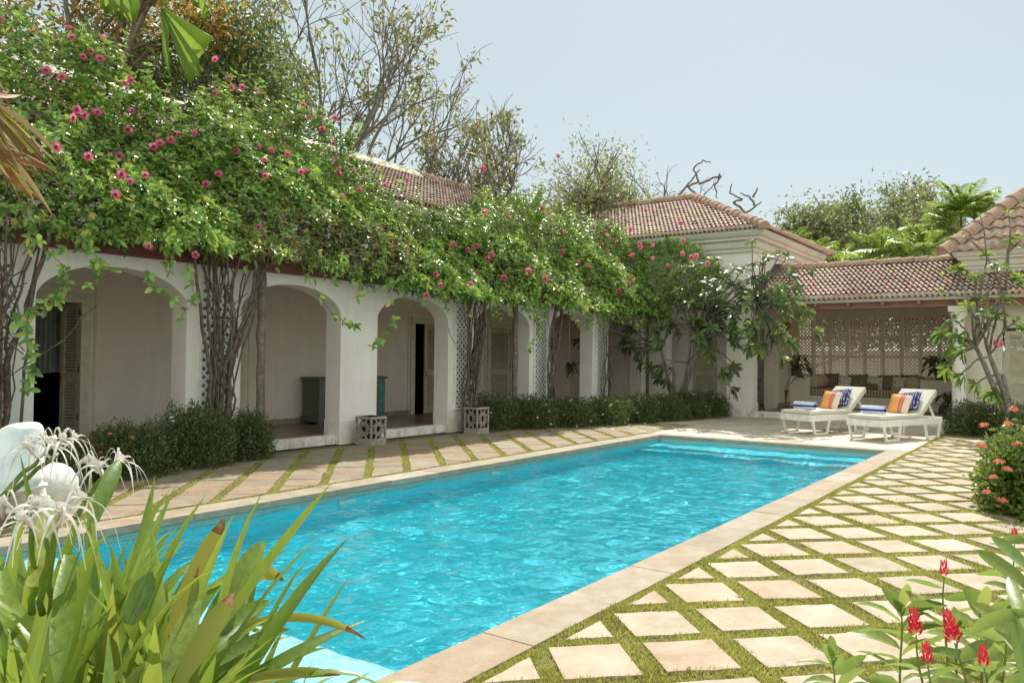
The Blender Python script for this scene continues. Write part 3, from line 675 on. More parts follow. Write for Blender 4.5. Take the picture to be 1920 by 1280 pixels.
p=atZ(432,852); lampbox(p[0],p[1]+.1,0,'stone lamp box half hidden in the shrubs at the left',.2,.45)
# painted chest of drawers
cb=empty('wooden_chest',(12.75,14.12,.17),0,'old green and teal painted wooden chest with iron straps, standing in the veranda','chest')
M['chest']=noise_mat('worn_green_paint',(.09,.12,.09),(.16,.19,.15),9,.7,.3,40,c3=(.13,.09,.06))
M['teal']=noise_mat('worn_teal_paint',(.1,.22,.26),(.16,.32,.36),9,.6,.3,40)
b=MB(); b.box(-1.0,1.05,-.3,.28,.16,1.0); b.build('body',[M['chest']],cb,bev=.01)
b=MB(); b.box(-1.05,1.1,-.34,.3,1.0,1.06); b.build('lid',M['chest'],cb,bev=.01)
b=MB(); b.box(-1.04,1.09,-.33,.29,.06,.159)
for x in (-.95,.0,.98): b.box(x-.05,x+.05,-.31,-.2,0,.06)
b.build('feet',M['chest'],cb)
b=MB()
for x in (-.8,-.4,0,.4,.8): b.box(x-.02,x+.02,-.309,-.301,.18,.98)
for z in (.35,.55,.75,.9): b.box(1.051,1.058,-.28,.26,z,z+.035)
b.build('strap',M['wood'],cb)
b=MB(); b.box(.9,1.049,-.3005,-.3002,.17,.99); b.box(.55,1.0505,-.306,-.3001,.17,.99); b.build('teal_panel',M['teal'],cb)
# ---- cloth helpers
def pillow_mesh(w,h,t,n=12):
    V=[];N_=n+1
    for sgn in (1,-1):
        for i in range(N_):
            for j in range(N_):
                u=-1+2*i/n;v=-1+2*j/n
                pin=1-.07*(u*u*(1-v*v*0)+0)*(1-abs(v))-.0
                z=sgn*t/2*((1-abs(u)**3)*(1-abs(v)**3))**.55
                V.append((u*w/2*(1-.06*(1-v*v)*0+ .04*abs(v)**2),v*h/2*(1+.04*abs(u)**2),z+ (0.004*math.sin(7*u+3*v) if abs(u)<1 and abs(v)<1 else 0)))
    I=np.arange(2*N_*N_).reshape(2,N_,N_)
    a=I[0];f1=np.stack([a[:-1,:-1],a[1:,:-1],a[1:,1:],a[:-1,1:]],-1).reshape(-1,4); a=I[1];f2=np.stack([a[:-1,:-1],a[:-1,1:],a[1:,1:],a[1:,:-1]],-1).reshape(-1,4)
    return np.array(V),np.concatenate([f1,f2])
def pillow(mat,w,h,t,loc,M3,label,cat='cushion',group=None,name='cushion'):
    V,Fq=pillow_mesh(w,h,t); o=np_mesh(name,V,Fq,mat,smooth=True); o.matrix_world=Matrix.Translation(loc)@M3.to_4x4(); return tag(o,label,cat,group)
def stripe_mat(name,stops,rough=.85,axis=0,scale=1,off=.5,wob=0):
    m,t,b=newmat(name); co=coords(t); s=t.nodes.new('ShaderNodeSeparateXYZ'); t.links.new(co,s.inputs[0])
    a=N(t,'ShaderNodeMath',operation='MULTIPLY_ADD'); t.links.new(s.outputs[axis],a.inputs[0]); a.inputs[1].default_value=scale; a.inputs[2].default_value=off
    t.links.new(ramp(t,a.outputs[0],stops,'CONSTANT' if not wob else 'LINEAR'),b.inputs['Base Color']); b.inputs['Roughness'].default_value=rough; b.inputs['Specular IOR Level'].default_value=.15; return m
M['orange']=stripe_mat('orange_striped_cloth',[(0,(.72,.55,.42)),(.1,(.7,.2,.1)),(.2,(.75,.28,.1)),(.24,(.8,.38,.12)),(.55,(.82,.42,.16)),(.57,(.68,.1,.07)),(.66,(.75,.3,.22)),(.7,(.6,.09,.07)),(.76,(.78,.6,.48)),(1,(.8,.66,.52))],scale=1.9,wob=1)
def dot_mat(name,bgc,fg,freq,rad,rand=.3,metric=None):
    m,t,b=newmat(name); v=N(t,'ShaderNodeTexVoronoi',i_Scale=freq,i_Randomness=rand); t.links.new(coords(t,scale=(1,1,0.001)),v.inputs['Vector'])
    t.links.new(ramp(t,v.outputs['Distance'],[(0,fg),(rad,fg),(rad+.06,bgc)]),b.inputs['Base Color']); b.inputs['Roughness'].default_value=.85; b.inputs['Specular IOR Level'].default_value=.15; return m
M['indigo']=dot_mat('indigo_dotted_cloth',(.035,.035,.16),(.75,.75,.8),19,.22)
M['pat_brown']=dot_mat('brown_patterned_cloth',(.1,.045,.03),(.45,.36,.26),17,.28,.0)
M['pat_khaki']=dot_mat('khaki_patterned_cloth',(.2,.15,.09),(.42,.36,.26),26,.3,.9)
M['pat_white']=dot_mat('white_cloth_red_motif',(.62,.58,.5),(.3,.09,.06),7,.18,.3)
M['pat_bench']=dot_mat('bench_cloth',(.22,.17,.1),(.55,.49,.36),11,.35,.0)
M['bolster']=dot_mat('bolster_cloth',(.5,.42,.3),(.36,.27,.17),9,.16,1)
M['matt']=noise_mat('cream_canvas',(.6,.56,.48),(.68,.64,.56),4,.85,.1,120,spec=.15)
M['towel']=stripe_mat('blue_white_towel',[(0,(.78,.8,.85)),(.30,(.05,.07,.42)),(.62,(.78,.8,.85)),(.8,(.05,.07,.42)),(.86,(.78,.8,.85))],axis=2,scale=6,off=.5)
def rounded_pad(mb,x0,x1,y0,y1,z0,z1,M4=None,r=.03):
    s=MB(); s.box(x0,x1,y0,y1,z0,z1)
    if M4 is not None: s.v=[tuple(M4@Vector(p)) for p in s.v]
    mb.add(s.v,s.f)
def lounger(loc,rz,label):
    t=empty('sun_lounger',(*loc,0.008),rz,label,'sun lounger','white sun loungers on the pool deck')
    W=.8;L=2.33
    f=MB(); f.box(0,L,0,.035,.31,.455); f.box(0,L,W-.035,W,.31,.455); f.box(-.035,-.0005,0,W,.311,.456); f.box(L+.0005,L+.035,0,W,.31,.455); f.build('frame',M['white'],t,bev=.004)
    s=MB()
    for i in range(13): s.box(.06+.115*i,.13+.115*i,.036,W-.036,.44,.462)
    s.build('slats',M['white'],t)
    for (a0,a1,c0,c1) in ((.0,.76,.13,.62),(1.57,2.33,1.7,2.2)):
        for y in (-.022,W-.018):
            l=MB(); w=.06
            l.bar((a0+.03,y+.02,.45),(c0+.03,y+.02,.0),w,.04,up=(0,1,0)) if False else None
            for (xa,xb) in ((a0,c0),(a1,c1)):
                sg=1 if xb>xa else -1
                l.add([(xa,y,.45),(xa+w*sg,y,.45),(xb+w*sg,y,.002),(xb,y,.002),(xa,y+.04,.45),(xa+w*sg,y+.04,.45),(xb+w*sg,y+.04,.002),(xb,y+.04,.002)],[(0,1,2,3),(7,6,5,4),(0,4,5,1),(1,5,6,2),(2,6,7,3),(3,7,4,0)] if sg<0 else [(3,2,1,0),(4,5,6,7),(1,5,4,0),(2,6,5,1),(3,7,6,2),(0,4,7,3)])
            l.box(c0+.02,c1-.02,y+.002,y+.038,0,.045); l.build('leg',M['white'],t,bev=.003)
    m=MB(); m.box(-.02,1.52,-.01,W+.01,.463,.55); m.build('mattress',M['matt'],t,bev=.03)
    th=R(38); B=Matrix.Translation((1.5,0,.463))@Matrix.Rotation(-th,4,'Y')
    k=MB(); s=MB(); s.box(0,.86,-.01,W+.01,.03,.115); k.add([tuple(B@Vector(p)) for p in s.v],s.f); br=k.build('backrest',M['matt'],t,bev=.03)
    k=MB(); s=MB(); s.box(.02,.85,.03,.07,-.03,.028); s.box(.02,.85,W-.07,W-.03,-.03,.028)
    for i in range(7): s.box(.05+i*.12,.11+i*.12,.071,W-.071,0,.026)
    k.add([tuple(B@Vector(p)) for p in s.v],s.f)
    for y in (.1,W-.1): k.bar(tuple(B@Vector((.55,y,-.02))),(2.2,y,.44),.035,.035)
    k.build('backrest_frame',M['white'],t)
    return t
A1=R(-21)
L2=lounger((17.95,3.37),A1,'white sun lounger nearest the lawn and paving at the right')
L1=lounger((18.51,4.97),A1,'white sun lounger farther left, with its head near the pavilion bench')
for (ox,oy),wh in (((17.95,3.37),'right'),((18.51,4.97),'left')):
    T=Matrix.Translation((ox,oy,.008))@Matrix.Rotation(A1,4,'Z')
    th=R(62)
    def stand(x,y,z,ang,twist=0):  # local x = width across the lounger, local y = up along the pillow
        o=T@Vector((x,y,z)); zx=T.to_3x3()
        # pillow plane: width along lounger's -y, height leaning back
        wx=zx@Vector((0,-1,0)); hy=zx@Vector((math.cos(ang),0,math.sin(ang))); n=wx.cross(hy)
        m=Matrix((wx,hy,n)).transposed(); return o,m@Matrix.Rotation(twist,3,'Z')
    o,m=stand(1.62,.42,.79,R(42),R(14)); pillow(M['indigo'],.58,.58,.2,o,m,f'indigo cushion with white dots leaning on the backrest of the {wh} sun lounger',group='indigo cushions on the loungers')
    o,m=stand(1.26,.36,.75,R(66),R(-4)); pillow(M['orange'],.47,.45,.17,o,m,f'orange and cream striped cushion in the middle of the {wh} sun lounger',group='orange cushions on the loungers')
    # rolled towel
    b=MB(); n=60; pr=[]
    for i in range(n+1):
        a=i/n*math.pi*2*3.2; r=.03+.07*i/n; pr.append((r*math.cos(a),r*math.sin(a)))
    vs=[];w=.5
    for yy in (-w/2,w/2):
        for q in range(2):
            for (px_,pz_) in pr:
                k=1 if q==0 else .86; vs.append((px_*k,yy,pz_*k+.0))
    n1=n+1
    fs=[(i,i+1,2*n1+i+1,2*n1+i) for i in range(n)]+[(i,n1+i,n1+i+1,i+1) for i in range(n)]+[(2*n1+i,2*n1+i+1,3*n1+i+1,3*n1+i) for i in range(n)]
    b.add(vs,fs,True); o=b.build('rolled_towel',M['towel'])
    o.matrix_world=T@Matrix.Translation((.36,.42,.652))@Matrix.Rotation(R(8),4,'Z'); tag(o,f'rolled blue and white striped towel on the foot of the {wh} sun lounger','towel','rolled towels on the loungers')
# bench cushions
def orient(n_tilt,spin=0):  # face -x, tilt back
    wx=Vector((0,-1,0)); hy=Vector((math.sin(n_tilt),0,math.cos(n_tilt))); n=wx.cross(hy); return Matrix((wx,hy,n)).transposed()@Matrix.Rotation(spin,3,'Z')
b=MB(); b.box(27.06,27.97,4.02,7.29,.56,.79); tag(b.build('bench_mattress',M['pat_bench'],bev=.04),'patterned khaki mattress on the built-in bench of the pavilion','mattress')
BZ=.79
for px_,py_h,w,mat,lab in ((1557,.52,.5,'pat_brown','dark brown lattice patterned cushion beside the left bolster'),(1584,.42,.4,'pat_white','white cushion with red motif, left of the khaki cushion'),(1608,.5,.6,'pat_khaki','khaki patterned cushion left of the middle of the bench'),(1641,.42,.46,'pat_white','white motif cushion in the middle of the bench'),(1664,.5,.62,'pat_khaki','khaki patterned cushion right of the middle of the bench'),(1688,.44,.42,'pat_white','white cushion with red motif near the right bolster'),(1704,.52,.5,'pat_brown','dark brown lattice patterned cushion beside the right bolster')):
    p=atX(px_,715,27.75); pillow(M[mat],w,py_h,.18,Vector((27.72+(.12 if 'white' not in mat else -.05),p[1],BZ+py_h/2-.02)),orient(R(14),R(random.uniform(-6,6))),lab,group='cushions on the pavilion bench')
pillow(M['pat_brown'],.42,.22,.12,Vector((27.45,4.75+.75,BZ+.1)),orient(R(30)),'small dark cushion lying in front of the middle cushions',group='cushions on the pavilion bench')
for px_,lab in ((1535,'round cream bolster at the left end of the bench'),(1718,'round cream bolster at the right end of the bench')):
    p=atX(px_,715,27.5); b=MB(); b.lathe([(.02,-.36),(.17,-.35),(.225,-.3),(.235,-.15),(.24,0),(.235,.15),(.225,.3),(.17,.35),(.02,.36)],20)
    o=b.build('bolster',M['bolster']); o.location=(27.5,p[1],BZ+.23); o.rotation_euler=(R(90),0,R(75)); tag(o,lab,'bolster','bolsters on the bench')
# wall sconce
sco=empty('wall_lamp',(26.4,7.95,2.6),0,'small brass wall lamp on the side wall of the pavilion','wall lamp')
p=atY(1472,618,7.9); sco.location=(p[0],7.96,p[2])
b=MB(); b.lathe([(.05,-.03),(.05,.03)],14); o=b.build('back_plate',M['brass'],sco); o.rotation_euler=(R(90),0,0)
b=MB(); b.tube([(0,0,0),(0,-.1,-.02),(0,-.15,.03)],.012,6); b.build('arm',M['brass'],sco)
b=MB(); b.lathe([(.04,.0),(.1,.06),(.11,.12),(.075,.22)],16,(0,-.15,.02)); b.build('lamp_shade',M['brass'],sco)
# side table in the passage
tb=empty('side_table',(25.3,8.75,.17),0,'small wooden side table in the dark passage left of the pavilion','side table')
b=MB(); b.box(-.35,.35,-.3,.3,.86,.92); b.build('tabletop',M['wood'],tb,bev=.006)
b=MB(); b.box(-.31,.31,-.26,.26,.72,.859); b.build('apron',M['wood'],tb)
for i,j in ((-1,-1),(1,-1),(1,1),(-1,1)):
    b=MB(); b.lathe([(.03,0),(.045,.05),(.028,.1),(.035,.4),(.022,.45),(.04,.6),(.035,.72)],10,(i*.28,j*.23,0)); b.build('leg',M['wood'],tb)
# white chair and carved stool at the left edge
ch=empty('garden_chair',(3.35,8.95,0),R(200),'white moulded garden chair with rounded back at the left edge','chair')
M['gloss']=plain('white_moulded_plastic',(.86,.85,.83),.75,spec=.15)
p=atZ(18,985); ch.location=(p[0]-.1,p[1]-.15,.0)
def shell(fn,nu,nv,th=.03):
    V=[];
    for i in range(nu+1):
        for j in range(nv+1): V.append(fn(i/nu,j/nv))
    V=np.array(V); n=(nv+1); fs=[(i*n+j,(i+1)*n+j,(i+1)*n+j+1,i*n+j+1) for i in range(nu) for j in range(nv)]
    return V,fs
def solid(V,fs,name,mat,par,th):
    b=MB(); b.add(V,fs,True); o=b.build(name,mat,par); md=o.modifiers.new('s','SOLIDIFY'); md.thickness=th; return o
V,fs=shell(lambda u,v:(.42*math.sin((v-.5)*2.4),.34*math.cos((v-.5)*2.4)-.1,.42+.62*u*(1-.75*abs(2*v-1)**3.0)),8,18)
solid(V,fs,'backrest',M['gloss'],ch,.035)
V,fs=shell(lambda u,v:((u-.5)*.72*(1-.2*(v)),-.42+.62*v,.42-.03*math.sin(math.pi*u)*math.sin(math.pi*v)),8,8)
solid(V,fs,'seat',M['gloss'],ch,.04)
for i,j in ((-1,-1),(1,-1),(1,1),(-1,1)):
    b=MB(); b.tube([(i*.26,j*.24-.1,.4),(i*.33,j*.3-.1,0)],[.035,.02],8); b.build('leg',M['gloss'],ch)
p=atZ(70,962); st=empty('carved_stool',(p[0],p[1]-.1,0),0,'round white carved stone stool behind the spider lilies at the left','stool')
b=MB(); vs=[];n=40;pf=[(.16,0),(.2,.02),(.28,.12),(.33,.26),(.33,.36),(.27,.47),(.2,.52),(.12,.54),(.001,.545)]
for r,z in pf:
    for j in range(n): a=2*math.pi*j/n; k=1+.05*abs(math.cos(a*5))*math.sin(math.pi*min(1,z/.5)); vs.append((r*k*math.cos(a),r*k*math.sin(a),z))
b.add(vs,[(i*n+j,i*n+(j+1)%n,(i+1)*n+(j+1)%n,(i+1)*n+j) for i in range(len(pf)-1) for j in range(n)],True)
b.build('body',noise_mat('white_carved_stone',(.6,.57,.52),(.78,.76,.72),8,.8,.5,30),st)
b=MB(); b.lathe([(.21,0),(.21,.03),(.17,.04)],24,(0,0,-.0)); b.build('foot',M['white'],st)
# pool lights on the left wall
for (px_,py_),lb in (((622,957),'white pool light nearest the camera'),((912,897),'white pool light in the middle of the long wall'),((1102,858),'white pool light farthest from the camera')):
    p=atY(px_,py_,7.6); b=MB(); b.lathe([(.15,0),(.15,.02),(.13,.035),(.02,.04)],20); o=b.build('pool_light',M['gloss']); o.location=(p[0]+.3,7.65,-.31); o.rotation_euler=(R(90),0,0)
    tag(o,lb+', on the underwater left wall','pool light','round pool lights on the left wall'); o.cycles.is_caustics_receiver=True

# ------------------------------------------------------------------ foliage tools
def nz(v): return v/(np.linalg.norm(v,axis=-1,keepdims=True)+1e-9)
def leaves(name,P,D,Nn,L,W,mat,parent=None,prof=((.45,1.),),fold=.25,droop=.12,tipw=0,smooth=False):
    P=np.asarray(P,float);n=len(P); D=nz(np.asarray(D,float)); S=nz(np.cross(D,Nn)); U=nz(np.cross(S,D)); L=np.broadcast_to(L,(n,)).astype(float); W=np.broadcast_to(W,(n,)).astype(float)
    dr=np.broadcast_to(droop,(n,))
    cols=[P]
    def c(t): return P+D*(t*L)[:,None]-np.array([0,0,1.])*(dr*L*t*t)[:,None]
    for t,w in prof:
        m=c(t); hw=(W*w/2)[:,None]; f=U*(W*w/2*fold*2)[:,None]
        cols+= [m-S*hw+f,m,m+S*hw+f]
    cols.append(c(1.0)); k=len(cols); V=np.stack(cols,1).reshape(-1,3); o=(np.arange(n)*k)[:,None]
    tr=[[0,1,2],[0,2,3]]; qd=[]
    for i in range(len(prof)-1):
        a=1+3*i; qd+= [[a,a+3,a+4,a+1],[a+1,a+4,a+5,a+2]]
    a=1+3*(len(prof)-1); tr+=[[a,k-1,a+1],[a+1,k-1,a+2]]
    Fs=[(o[:,:,None]+np.array(tr)[None]).reshape(-1,3)]
    if qd: Fs.append((o[:,:,None]+np.array(qd)[None]).reshape(-1,4))
    return np_mesh(name,V,Fs,mat,parent,smooth=smooth)
def diamonds(name,P,D,Nn,L,W,mat,parent=None,fold=.2):
    P=np.asarray(P,float);n=len(P); D=nz(np.asarray(D,float)); S=nz(np.cross(D,Nn)); U=np.cross(S,D); L=np.broadcast_to(L,(n,))[:,None]; W=np.broadcast_to(W,(n,))[:,None]
    m=P+D*L*.5; V=np.stack([P,m-S*W/2+U*W*fold,P+D*L,m+S*W/2+U*W*fold],1).reshape(-1,3); o=(np.arange(n)*4)[:,None]
    return np_mesh(name,V,(o[:,:,None]+np.array([[0,1,2],[0,2,3]])[None]).reshape(-1,3),mat,parent)
def veined(m,scale=55,amt=.35,spots=(.25,.16,.04)):
    t=m.node_tree; b=t.nodes['Principled BSDF']; src=b.inputs['Base Color'].links[0].from_socket; co=coords(t)
    n=N(t,'ShaderNodeTexNoise',i_Scale=scale,i_Detail=5,i_Roughness=.7); t.links.new(coords(t,scale=(1,1,.12)),n.inputs['Vector'])
    c=mix(t,src,ramp(t,n.outputs[0],[(.35,(1-amt,1-amt,1-amt)),(.6,(1.1,1.1,1.1))]),1,'MULTIPLY')
    n2=N(t,'ShaderNodeTexNoise',i_Scale=16,i_Detail=7,i_Roughness=.75); t.links.new(co,n2.inputs['Vector'])
    c=mix(t,c,spots,ramp(t,n2.outputs[0],[(.66,(0,0,0)),(.72,(1,1,1))]))
    t.links.new(c,b.inputs['Base Color']); bump(t,b,n.outputs[0],.35,.003)
def rdir(n): return nz(rng.normal(size=(n,3)))
def fbm(x,y,z=0,s=1):
    v=0
    for k,(a,b,c) in enumerate(((1.3,2.1,.7),(2.9,-1.7,1.9),(-3.7,4.3,2.3),(6.1,5.3,-4.1),(9.7,-8.3,6.7))):
        v=v+np.sin(x*a*s+y*b*s+z*c*s+k*1.7)/(1+k*.6)
    return v/2.6
LM=dict(
 vine=leaf_mat('vine_leaf',[(0,(0.111,0.222,0.059)),(.35,(0.164,0.309,0.072)),(.65,(0.245,0.422,0.086)),(.88,(0.382,0.519,0.114)),(.97,(0.669,0.598,0.154)),(1,(0.382,0.214,0.086))],0.33,.33,.6),
 vinedark=leaf_mat('vine_leaf_shaded',[(0,(0.059,0.106,0.043)),(.6,(0.106,0.170,0.061)),(1,(0.134,0.146,0.061))],0.25,.4),  # darker copy of the vine leaf, inner shade in its colour
 hedge=leaf_mat('hedge_leaf',[(0,(0.043,0.068,0.023)),(.6,(0.080,0.121,0.033)),(.92,(0.127,0.172,0.051)),(1,(0.196,0.092,0.046))],.2,.4),
 dry=leaf_mat('dry_leaf',[(0,(.12,.08,.045)),(.5,(.22,.16,.09)),(1,(.3,.24,.12))],.3,.7,.2,(1,.8,.5)),
 lily=leaf_mat('crinum_leaf',[(0,(0.110,0.202,0.025)),(.5,(0.198,0.298,0.042)),(.85,(0.286,0.373,0.068)),(1,(0.330,0.341,0.068))],0.38,.33,.5),
 olive=leaf_mat('olive_leaf',[(0,(0.093,0.116,0.043)),(.5,(0.159,0.173,0.065)),(.85,(0.243,0.243,0.086)),(1,(0.281,0.196,0.100))],0.4,.5,.4,(1,.9,.4)),
 tree=leaf_mat('tree_leaf',[(0,(0.058,0.104,0.039)),(.6,(0.111,0.169,0.058)),(1,(0.208,0.247,0.091))],0.35,.42),
 pale=leaf_mat('pale_tree_leaf',[(0,(0.115,0.149,0.081)),(.6,(0.196,0.230,0.115)),(1,(0.310,0.299,0.172))],.35,.5),
 palm=leaf_mat('palm_leaf',[(0,(.1,.2,.03)),(.6,(.2,.33,.045)),(.9,(.35,.44,.06)),(1,(.4,.4,.06))],.45,.4),
 frangi=leaf_mat('frangipani_leaf',[(0,(0.060,0.100,0.052)),(.5,(0.098,0.160,0.063)),(1,(0.198,0.260,0.081))],0.45,.35),
 ginger=leaf_mat('ginger_leaf',[(0,(.12,.21,.05)),(.6,(.2,.3,.08)),(1,(.33,.37,.13))],.4,.35),
 grass=leaf_mat('grass_blade',[(0,(0.224,0.275,0.059)),(.5,(0.340,0.360,0.092)),(.8,(0.494,0.402,0.172)),(1,(0.588,0.445,0.264))],.35,.6,.2),
 ixora=leaf_mat('ixora_leaf',[(0,(.06,.13,.03)),(.6,(.14,.22,.05)),(.9,(.28,.32,.07)),(1,(.25,.14,.05))],.3,.33))
for _k in ('lily','ginger','frangi','ixora'): veined(LM[_k])
def petal_mat(name,stops,trans=.35):
    return leaf_mat(name,stops,trans,.6,.2,(1,.75,.75))
M['pink']=petal_mat('pink_petal',[(0,(.6,.06,.16)),(.6,(.72,.12,.24)),(1,(.8,.25,.36))]); M['throat']=plain('flower_throat',(.2,.008,.03),.7)
M['red']=petal_mat('red_bract',[(0,(.5,.01,.03)),(1,(.75,.03,.06))]); M['coral']=petal_mat('coral_petal',[(0,(.7,.12,.07)),(1,(.8,.28,.2))]); M['whitepet']=petal_mat('white_petal',[(0,(.75,.76,.7)),(1,(.85,.85,.82))],.3)
def wiggle(a,b,n,amp,sag=0):
    a=np.array(a,float);b=np.array(b,float); ph=rng.uniform(0,6.28,6); out=[]
    for i in range(n+1):
        f=i/n; e=math.sin(math.pi*f)**.5
        out.append(a+(b-a)*f+np.array([math.sin(f*5+ph[0])+.5*math.sin(f*13+ph[1]),math.sin(f*6+ph[2])*.7,math.sin(f*4+ph[3])*.3])*amp*e+np.array([0,0,-sag*4*f*(1-f)]))
    return out
# ------------------------------------------------------------------ flowering vines
TX=[3,4.7,5.3,6.27,6.63,7.47,8.18,9.3,10.1,10.9,11.5,12.15,13.2,14.5,15.3,17.1,19.5,21.4,22.8]
TZ=[6.9,6.8,6.5,6.5,5.75,5.85,6.5,6.4,6.4,6.05,5.4,4.85,4.85,5.2,5.6,5.95,5.9,5.9,5.8]
def topz(x): return np.interp(x,TX,TZ)
BXx=[3,4.9,6,8,9.7,10.7,13,15,17,20,22.8]; BZz=[3.25,3.3,3.25,3.35,3.3,3.1,2.98,3.05,3.0,3.05,3.0]
def botz(x): return np.interp(x,BXx,BZz)
def fronty(x,z): return 10.62+(z-3.2)*.52+.42*fbm(x,z*1.3,0,.95)
def whorls(C,A,L,nl=4,spread=1.05):
    n=len(C); A=nz(A); ref=np.where(np.abs(A[:,2:3])>.9,np.array([[1.,0,0]]),np.array([[0,0,1.]])); X=nz(np.cross(A,ref)); Y=np.cross(A,X); a0=rng.uniform(0,6.28,n)
    P=[];D=[];NN=[];LL=[]
    for k in range(nl):
        a=a0+2*math.pi*k/nl+rng.normal(0,.25,n); rd=X*np.cos(a)[:,None]+Y*np.sin(a)[:,None]; sp_=spread+rng.normal(0,.2,n)
        D.append(nz(rd*np.sin(sp_)[:,None]+A*np.cos(sp_)[:,None])); P.append(C+rng.normal(0,.006,(n,3))); NN.append(A+rng.normal(0,.25,(n,3))); LL.append(L*rng.uniform(.7,1.15,n))
    return np.concatenate(P),np.concatenate(D),np.concatenate(NN),np.concatenate(LL)
def flower_mesh():
    b=MB(); 
    for k in range(5):
        a=2*math.pi*k/5; pts=[]
        prof=[(.014,.35,.0),(.035,.62,.018),(.06,.60,.03),(.076,.42,.024),(.08,.0,.018)]
        V=[];
        for r,hw,z in prof[:-1]:
            for s in (-1,0,1): t=a+s*hw; rr=r*(1 if s==0 else .96); V.append((rr*math.cos(t),rr*math.sin(t),z-(0 if s==0 else .006)))
        V.append((.08*math.cos(a),.08*math.sin(a),.016))
        fs=[]
        for i in range(3): q=i*3; fs+=[(q,q+3,q+4,q+1),(q+1,q+4,q+5,q+2)]
        fs+=[(9,12,10),(10,12,11)]; b.add(V,fs,True)
    n=10; vs=[(.016*math.cos(2*math.pi*j/n),.016*math.sin(2*math.pi*j/n),.006) for j in range(n)]+[(.012*math.cos(2*math.pi*j/n),.012*math.sin(2*math.pi*j/n),-.03) for j in range(n)]+[(.004*math.cos(2*math.pi*j/n),.004*math.sin(2*math.pi*j/n),-.07) for j in range(n)]
    b.add(vs,[(j+i*n,(j+1)%n+i*n,(j+1)%n+(i+1)*n,j+(i+1)*n) for i in range(2) for j in range(n)],True)
    b.mi=1; b.add([(.024*math.cos(2*math.pi*j/n),.024*math.sin(2*math.pi*j/n),.017) for j in range(n)]+[(0,0,.002)],[(j,(j+1)%n,n) for j in range(n)],True)
    o=b.build('flower',[M['pink'],M['throat']]); me=o.data; bpy.data.objects.remove(o); return me
FL=flower_mesh()
FPX=[(x/2.667,y/2.667) for x,y in [(190,148),(342,160),(372,205),(532,198),(408,298),(440,268),(500,312),(228,368),(315,400),(640,400),(612,435),(660,415),(392,555),(388,597),(430,585),(485,578),(650,560),(652,650),(282,748),(447,788),(575,785),(605,782),(762,733),(800,727),(852,703),(880,685),(953,662),(722,868),(612,880),(645,918),(567,978),(1035,930),(1090,885),(1190,773),(1282,738),(1358,765),(1432,782),(1318,815),(1325,883),(1405,637),(1142,402),(1205,438),(1278,455),(1158,450),(1070,475),(1085,308),(1515,535),(1535,590),(1607,636),(1670,596),(1505,862),(1532,870),(1303,1148),(730,1237),(985,1265),(10,120),(1650,715),(1693,815),(1693,870)]]
FPX+=[(400+x/2.743,y/2.743) for x,y in [(650,897),(878,955),(985,928),(758,990),(1388,875),(1390,1095),(1500,1108),(1680,1075),(1730,1125),(660,1005)]]
FPX+=[(440+x/2.844,450+y/2.844) for x,y in [(1160,30),(1240,52),(1258,40),(1288,28),(1345,95),(1362,82),(1075,175),(1090,240),(1015,300),(1250,240),(1435,205),(1645,210),(1563,162),(1283,170)]]
FPX+=[(880+x/2.245,250+y/2.245) for x,y in [(62,335),(150,345),(300,318),(337,362),(572,412),(588,406),(605,452),(540,475),(578,500),(675,403),(712,466),(718,480),(685,515),(676,524),(765,465),(765,523),(453,545),(500,562),(385,497),(396,425),(245,577),(312,612),(145,612),(85,517),(688,612),(667,630),(830,560),(893,507),(930,523),(950,513),(897,452),(885,385),(740,330),(942,380),(628,660),(1003,548),(620,533),(372,102),(58,155)]]
def on_vine(px,py):
    y=11.2
    for _ in range(12):
        p=atY(px,py,y); y=.5*y+.5*(fronty(p[0],p[2])-.08)
    if p[0]>22.3: p=atX(px,py,21.9)
    return p
VR=[(3.0,5.6,4.3,'flowering vine with bare twisted stems at the left edge, over the first pier',215),(5.6,11.3,7.6,'largest pink flowering vine, its thick stem bundle between the first two full arches',290),(11.3,15.6,14.0,'pink flowering vine whose stem bundle rises beside the farther stone lamp box',235),(15.6,19.3,17.35,'pink flowering vine on thin stems between the fourth and fifth arches',180),(19.3,22.8,20.5,'farthest pink flowering vine, reaching round to the corner house wall',230)]
